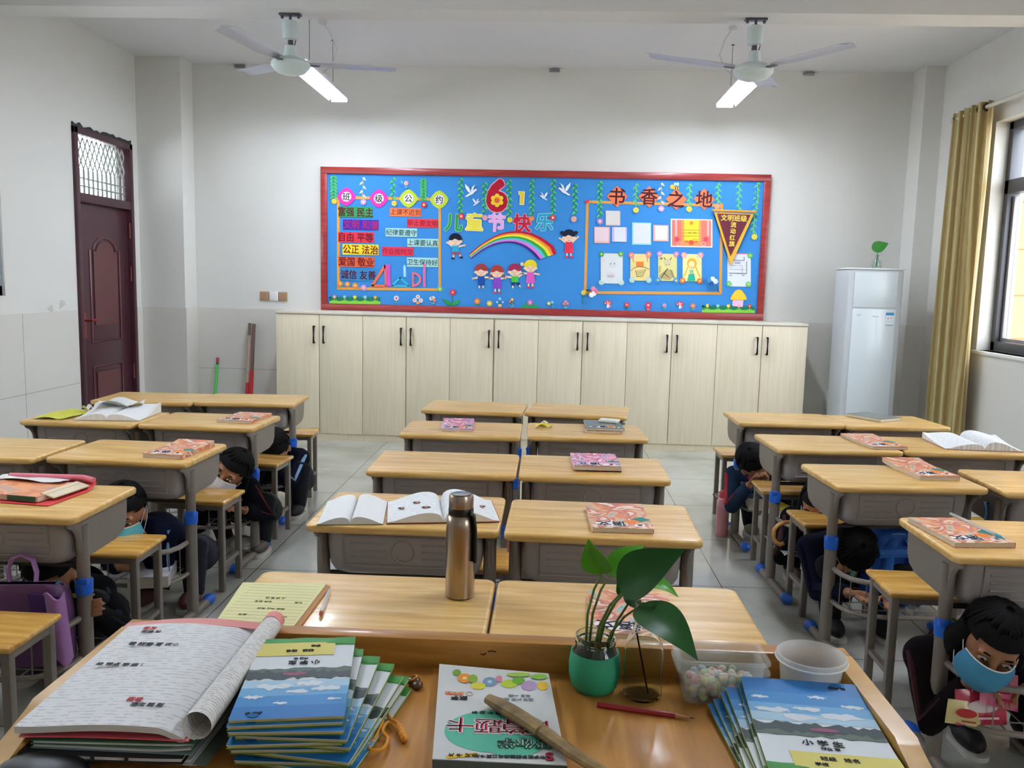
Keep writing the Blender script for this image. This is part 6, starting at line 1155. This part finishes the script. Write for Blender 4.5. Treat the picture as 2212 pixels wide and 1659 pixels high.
def pupil(label, head, look, up, pelvis, hands, jacket, accent, pants, mask=None, hair='short', hdir=None, curl=.6, shoe='3c3834', red=None, feet=None, eye=.55):
    H, P = V(head), V(pelvis); f = V(look).normalized(); u = V(up); u = (u-f*u.dot(f)).normalized(); r = f.cross(u); R = Matrix((r, f, u)).transposed()
    T = thing('person', label, 'person', (P.x, P.y, 0), 0, 'pupils crouching under desks'); O = V((P.x, P.y, 0)); H = H-O; P = P-O
    nb = H-f*.035-u*.125; sp = (nb-P).normalized(); back = (V((0, 1, 0))-sp*sp.y).normalized()
    mid = P+(nb-P)*.5+back*.045+V((0, 0, .02)); rs = V((1, 0, 0)); rs = (rs-sp*rs.dot(sp)).normalized(); ch = P+(nb-P)*.8+back*.02
    sh = [ch+rs*(s*.115)+sp*.02 for s in (-1, 1)]; el, wr = [], []
    for k, s in enumerate((-1, 1)):
        e, w = ik(sh[k], V(hands[k])-O, .2, .19, (s*.3, .45, -.6)); el.append(e); wr.append(w)
    fw = V((0, -1, 0)); hp = [P+rs*(s*.075) for s in (-1, 1)]; ft = [V(q)-O for q in feet] if feet else [V((P.x-0+s*.1, P.y-.16, .055)) for s in (-1, 1)]; kn = []
    for k in (0, 1): q, a = ik(hp[k], ft[k], .27, .26, (.3*(2*k-1), -1, .9)); kn.append(q); ft[k] = a
    def limbs(b, g, arms=True, legs=True, tor=True, aw=1.):
        if tor:
            b.tube([P, P+(mid-P)*.5, mid, ch, nb], [.095+g, .09+g, .088+g, .08+g, .045+g], 16, flat=.85)
            for k in (0, 1): b.ell(sh[k], (.05+g,)*3, nu=12, nv=8)
            b.tube([sh[0], ch, sh[1]], [.05+g, .07+g, .05+g], 12)
        if arms:
            for k in (0, 1): b.tube([sh[k], sh[k]+(el[k]-sh[k])*.5, el[k], el[k]+(wr[k]-el[k])*.5, el[k]+(wr[k]-el[k])*aw], [.04+g, .036+g, .031+g, .027+g, .021+g], 12)
        if legs:
            for k in (0, 1): b.tube([hp[k], hp[k]+(kn[k]-hp[k])*.5, kn[k], kn[k]+(ft[k]-kn[k])*.5, ft[k]], [.07+g, .058+g, .045+g, .042+g, .03+g], 12)
    b = B(); limbs(b, 0.); b.tube([nb-sp*.03, nb, H-f*.02-u*.05], [.042, .036, .036], 12)
    b.ell(H+u*.018-f*.006, (.073, .089, .088), R, 20, 14); b.ell(H+f*.02-u*.045, (.056, .062, .055), R, 16, 10); b.ell(H+f*.055-u*.082, (.024, .024, .02), R, 12, 8)
    b.tube([H+f*.078+u*.01, H+f*.095-u*.022, H+f*.085-u*.032], [.009, .012, .008], 8)
    for s in (-1, 1): b.ell(H+r*(s*.075)-u*.01-f*.01, (.01, .022, .03), R, 10, 8); b.ell(H+f*.062+r*(s*.038)-u*.03, (.024, .02, .022), R, 10, 8); b.ell(H+f*.075+r*(s*.034)+u*.026, (.022, .011, .008), R, 10, 6)
    for k, s in enumerate((-1, 1)):
        d = (wr[k]-el[k]).normalized() if not hdir else V(hdir[k][0]); hand(b, wr[k], d, hdir[k][1] if hdir else (0, 0, -1), hdir[k][2] if hdir and len(hdir[k]) > 2 else (-s, 0, .3), curl)
    body = remesh(b, 'body', SKIN, T, .0048, 3)
    b = B(); limbs(b, .014, legs=False, aw=.93); jk = remesh(b, 'jacket', mat('cloth_'+jacket, jacket, .9, spec=.15, var=.15, vs=12), T, .009, 4)
    b = B(); b.tube([nb-sp*.035+f*.0, nb-sp*.0], [.062, .054], 14); b.build('collar', mat('cloth_'+accent, accent, .8), jk)
    for k in (0, 1):
        b = B(); o_ = (el[k]-sh[k]).cross(sp).normalized(); o_ = o_ if o_.y < 0 else -o_; n_ = (rs*(2*k-1)*.8+V((0, -.5, .5))).normalized()
        b.tube([sh[k]+n_*.058, sh[k]+(el[k]-sh[k])*.5+n_*.046, el[k]+n_*.04, el[k]+(wr[k]-el[k])*.5+n_*.035], [.012, .014, .013, .01], 8, flat=.5); b.build('sleeve_stripe', mat('cloth_'+accent, accent, .8), jk)
    b = B(); limbs(b, .012, arms=False, tor=False); b.ell(P+sp*.02, (.1, .1, .09), nu=14, nv=10); remesh(b, 'trousers', mat('cloth_'+pants, pants, .85, var=.1, vs=12), T, .01, 4)
    for k in (0, 1):
        b = B(); q = ft[k]; b.m(mat('shoe_'+shoe, shoe, .6)); b.ell((q.x, q.y-.04, .042), (.04, .085, .036), nu=16, nv=10); b.ell((q.x, q.y+.02, .06), (.036, .045, .042), nu=14, nv=8); b.m(K('c8c4bc')); b.loft([[b.v((q.x-0+x*1.0, q.y-.13+y, z)) for x, y in rrect(.076, .175, .036, 5)] for z in (.001, .018)]); b.build('shoe', None, T)
    b = B(); b.ell(H+u*.026-f*.012, (.083, .098, .096), R, 32, 22)
    rm = []
    for v in b.bm.verts:
        q = v.co-H; a, c, e = q.dot(r), q.dot(f), q.dot(u)
        lim = .045-.35*max(0, -c)-.1*abs(a)*1.0
        if (c > -.0 and e < lim+.0) or e < (-.075 if hair != 'short' else -.05): rm.append(v)
        else: v.co += (v.co-H).normalized()*random.uniform(-.0015, .003)
    bmesh.ops.delete(b.bm, geom=rm, context='VERTS')
    if hair == 'pony': b.tube([H-f*.085+u*.05, H-f*.13+u*.03, H-f*.15-u*.04, H-f*.13-u*.12], [.018, .03, .026, .008], 10)
    if hair == 'long': 
        for s in (-1, 1): b.tube([H+r*(s*.072)+u*.04-f*.0, H+r*(s*.083)-u*.04-f*.012, H+r*(s*.075)-u*.12-f*.03], [.018, .025, .012], 10, flat=1.5)
    rd = random.Random(len(label))
    for k in range(58):      # locks of hair over the cap, ragged at the ends
        az = 2*pi*k/58+rd.uniform(-.05, .05); ca, sa = cos(az), sin(az)
        end = (.62 if ca > .35 else .95 if ca > -.2 else 1.35)*rd.uniform(.85, 1.15)*(1.15 if hair != 'short' and ca < .5 else 1); ps = []
        for j in range(6):
            th = .12+(end-.12)*1.0*j/5*1.25; k2 = 1.03+.012*rd.random()
            ps.append(H+u*.026-f*.012+(r*(.083*sin(th)*sa)+f*(.1*sin(th)*ca)+u*(.096*cos(th)))*k2)
        b.tube(ps, [.006, .0085, .009, .0085, .007, .002], 6, flat=.7)
    b.build('hair', HAIR, T, sharp=80)
    for s in (-1, 1):
        q = H+f*.079+r*(s*.033)+u*.006; b = B(); b.ell(q, (.0135, .006, .0075*eye), R, 12, 8); e = b.build('eye', EYW, T)
        b = B(); b.ell(q+f*.0042, (.0062, .0035, .0065*eye), R, 10, 6); b.build('iris', IRIS, e)
        b = B(); b.tube([q+u*.02-r*(s*.014)+f*.004, q+u*.025+f*.005, q+u*.019+r*(s*.02)-f*.008], [.002, .0032, .0015], 6); b.build('eyebrow', HAIR, T)
    if mask:
        def ms(a, c):
            th = (a-.5)*2.1; ph = -c; w = .068+.014*sin(pi*c); k = 1+.18*sin(pi*c)*cos(th)
            return H+r*(w*1.12*sin(th))+f*(.008+.097*cos(th)*k-.03*(1-cos(th)))+u*(-.012-.085*c+.012*cos(th*1.5)*(1-c))
        b = B(); b.grid(ms, 16, 8, f*.0015); mo = b.build('face_mask', mat('mask_'+mask, mask, .8, var=.04, vs=30), T)
        b = B()
        for s in (0, 1):
            q0, q1, ea = ms(s, .1), ms(s, .9), H+r*((2*s-1)*.083)-f*.02; b.tube([q0, ea+u*.025, ea-f*.008, ea-u*.03, q1], .0014, 5)
        b.tube([ms(k/10, 0)+f*.002 for k in range(11)], .0022, 6); b.build('mask_strap', K('e4e4e4'), mo)
    else:
        b = B(); b.tube([H+f*.082-u*.058-r*.018, H+f*.09-u*.06, H+f*.082-u*.058+r*.018], [.002, .0042, .002], 8); b.build('mouth', LIPS, T)
    return T
NV = '0c1126'
pupil('pupil in dark clothes gripping the blue desk clip beside the purple school bag', (-1.68, 2.72, .385), (.15, -.9, -.4), (0, -.3, 1), (-1.68, 2.95, .16), ((-1.78, 2.65, .25), (-1.475, 2.575, .335)), '0b0c10', '121830', '0c0d10', None, 'short', ((( .2, -1, .1), (0, 0, -1)), ((.55, -.75, .3), (.75, .6, .0), (0, 0, 1))), 1.1)
pupil('pupil in a navy jacket with pale blue sleeve stripe and blue mask, third-row left block', PY(266, 1110, 3.16), (.25, -.92, -.3), (.1, -.3, .95), (-1.6, 3.62, .17), ((-1.72, 3.26, .24), (-1.585, 3.22, .345)), NV, '6f8fb8', '161a28', '5cb4c4', 'short', None, .7, '6c3c3c')
pupil('pupil with a white mask and tilted head under the fourth-row left-block desk', PY(497, 1020, 3.95), (-.08, -1, -.1), (.55, -.2, .8), (-1.55, 4.36, .17), ((-1.66, 3.95, .3), (-1.47, 3.98, .28)), '0b0d15', '6c1620', '0c0d12', 'c8c6cc', 'long', None, .6, '5c544c')
pupil('pupil bowing over a stool under the rear left-block desk', PY(596, 972, 4.75), (.3, -.75, -.7), (.1, -.75, .75), (-1.57, 5.06, .17), ((-1.6, 4.56, .355), (-1.54, 4.6, .36)), '0d1120', '7898b8', '10141f', None, 'short', None, .5, '242428', eye=.4)
pupil('pupil with head tilted sideways under the rear right-block desk', PY(1632, 1003, 4.59), (.45, -.8, -.45), (-.5, -.3, .8), (1.3, 4.98, .17), ((1.12, 4.55, .36), (1.4, 4.6, .34)), '22344c', 'a82c38', '1c2030', None, 'short', None, .6, '7c7468', eye=.6)
pupil('pupil in black with a pink mask bent low under the fourth-row right-block desk', PY(1770, 1092, 3.84), (-.55, -.75, -.45), (-.2, -.45, .85), (1.33, 4.24, .17), ((1.2, 3.83, .33), (1.36, 3.84, .34)), '0a0b10', '38121c', '0a0b0f', 'd0a0b0', 'long', None, .7, '6c625a', eye=.5)
pupil('pupil in a navy jacket huddled beside the bright blue backpack', (1.25, 3.36, .375), (.1, -.35, -.95), (0, -.95, .3), (1.31, 3.6, .17), ((1.2, 3.22, .25), (1.34, 3.2, .25)), '0c1024', '0c1024', '0b0e18', None, 'short', None, .7, '18181c', eye=.4)
pupil('pupil with a blue mask holding a pink snack bag at the lower right', PY(2140, 1388, 2.37), (-.3, -.85, -.4), (.12, -.45, .85), (1.45, 2.76, .17), ((1.24, 2.365, .31), (1.4, 2.36, .3)), '120a0f', '380f18', '0f0c0f', '3f86a8', 'long', (((.75, -.5, -.1), (.3, -.5, -.8)), ((-.85, -.35, .0), (-.2, -.5, -.8))), .8, '2a2428')
# what the right front pupil holds, and goods in that basket
def packet(label, p, w, h, c, rot, mark):
    t = thing('snack_packet', label, 'packet', p, 0, 'snack packets in the right front basket', rot); b = B(); b.grid(lambda u, v: ((u-.5)*w, .012*sin(pi*u)*sin(pi*v), (v-.5)*h), 8, 8); b.grid(lambda u, v: ((u-.5)*w, -.012*sin(pi*u)*sin(pi*v), (v-.5)*h), 8, 8); o = b.build('packet_film', mat('film_'+c, c, .25, coat=.4), t)
    b = B(); b.m(K(mark)); b.prism([(.0+w*.3*cos(a), -.0128, h*.05+h*.18*sin(a)) for a in [i*pi/8 for i in range(16)]], (0, -.0006, 0)); b.box((w*.1, -.0128, -h*.28), (w*.4, .0006, h*.06)); b.build('printed_mark', None, o)
packet('pink snack bag held by the pupil at the lower right', (1.3, 2.325, .31), .11, .1, 'b84c68', (-.5, .2, 0), 'a81c3c'); packet('white and red snack bag standing in the right front basket', (1.26, 2.335, .25), .15, .1, 'c0344c', (-.2, 0, .1), 'e0d0d0'); packet('yellow snack bag with red marks at the foot of the right front basket', (1.21, 2.325, .235), .1, .07, 'd0c080', (-.1, .1, 0), 'b83838')
b = B(); b.prism([(0, 0, 0), (.045, 0, .025), (.0, 0, .055)], (0, .0015, 0)); tag(b.build('paper_flag', K('b8b43c'), loc=(1.225, 2.48, .405)), 'yellow paper corner sticking out beside the right front desk leg', 'paper')
b = B(); b.prism([(0, 0, 0), (.05, 0, .012), (.02, 0, -.03)], (0, .0015, 0)); tag(b.build('paper_flag', K('6cb0a0'), loc=(1.215, 3.3, .315)), 'pale green paper corner beside the third-row right-block leg', 'paper')
b = B(); b.prism([(0, 0, 0), (.03, 0, .01), (.032, 0, -.005), (.012, 0, -.012)], (0, .0015, 0)); tag(b.build('paper_flag', K('c4cc3c'), loc=(-1.54, 2.6, .37)), 'bright yellow paper corner between the purple bag and the gripping hand', 'paper')
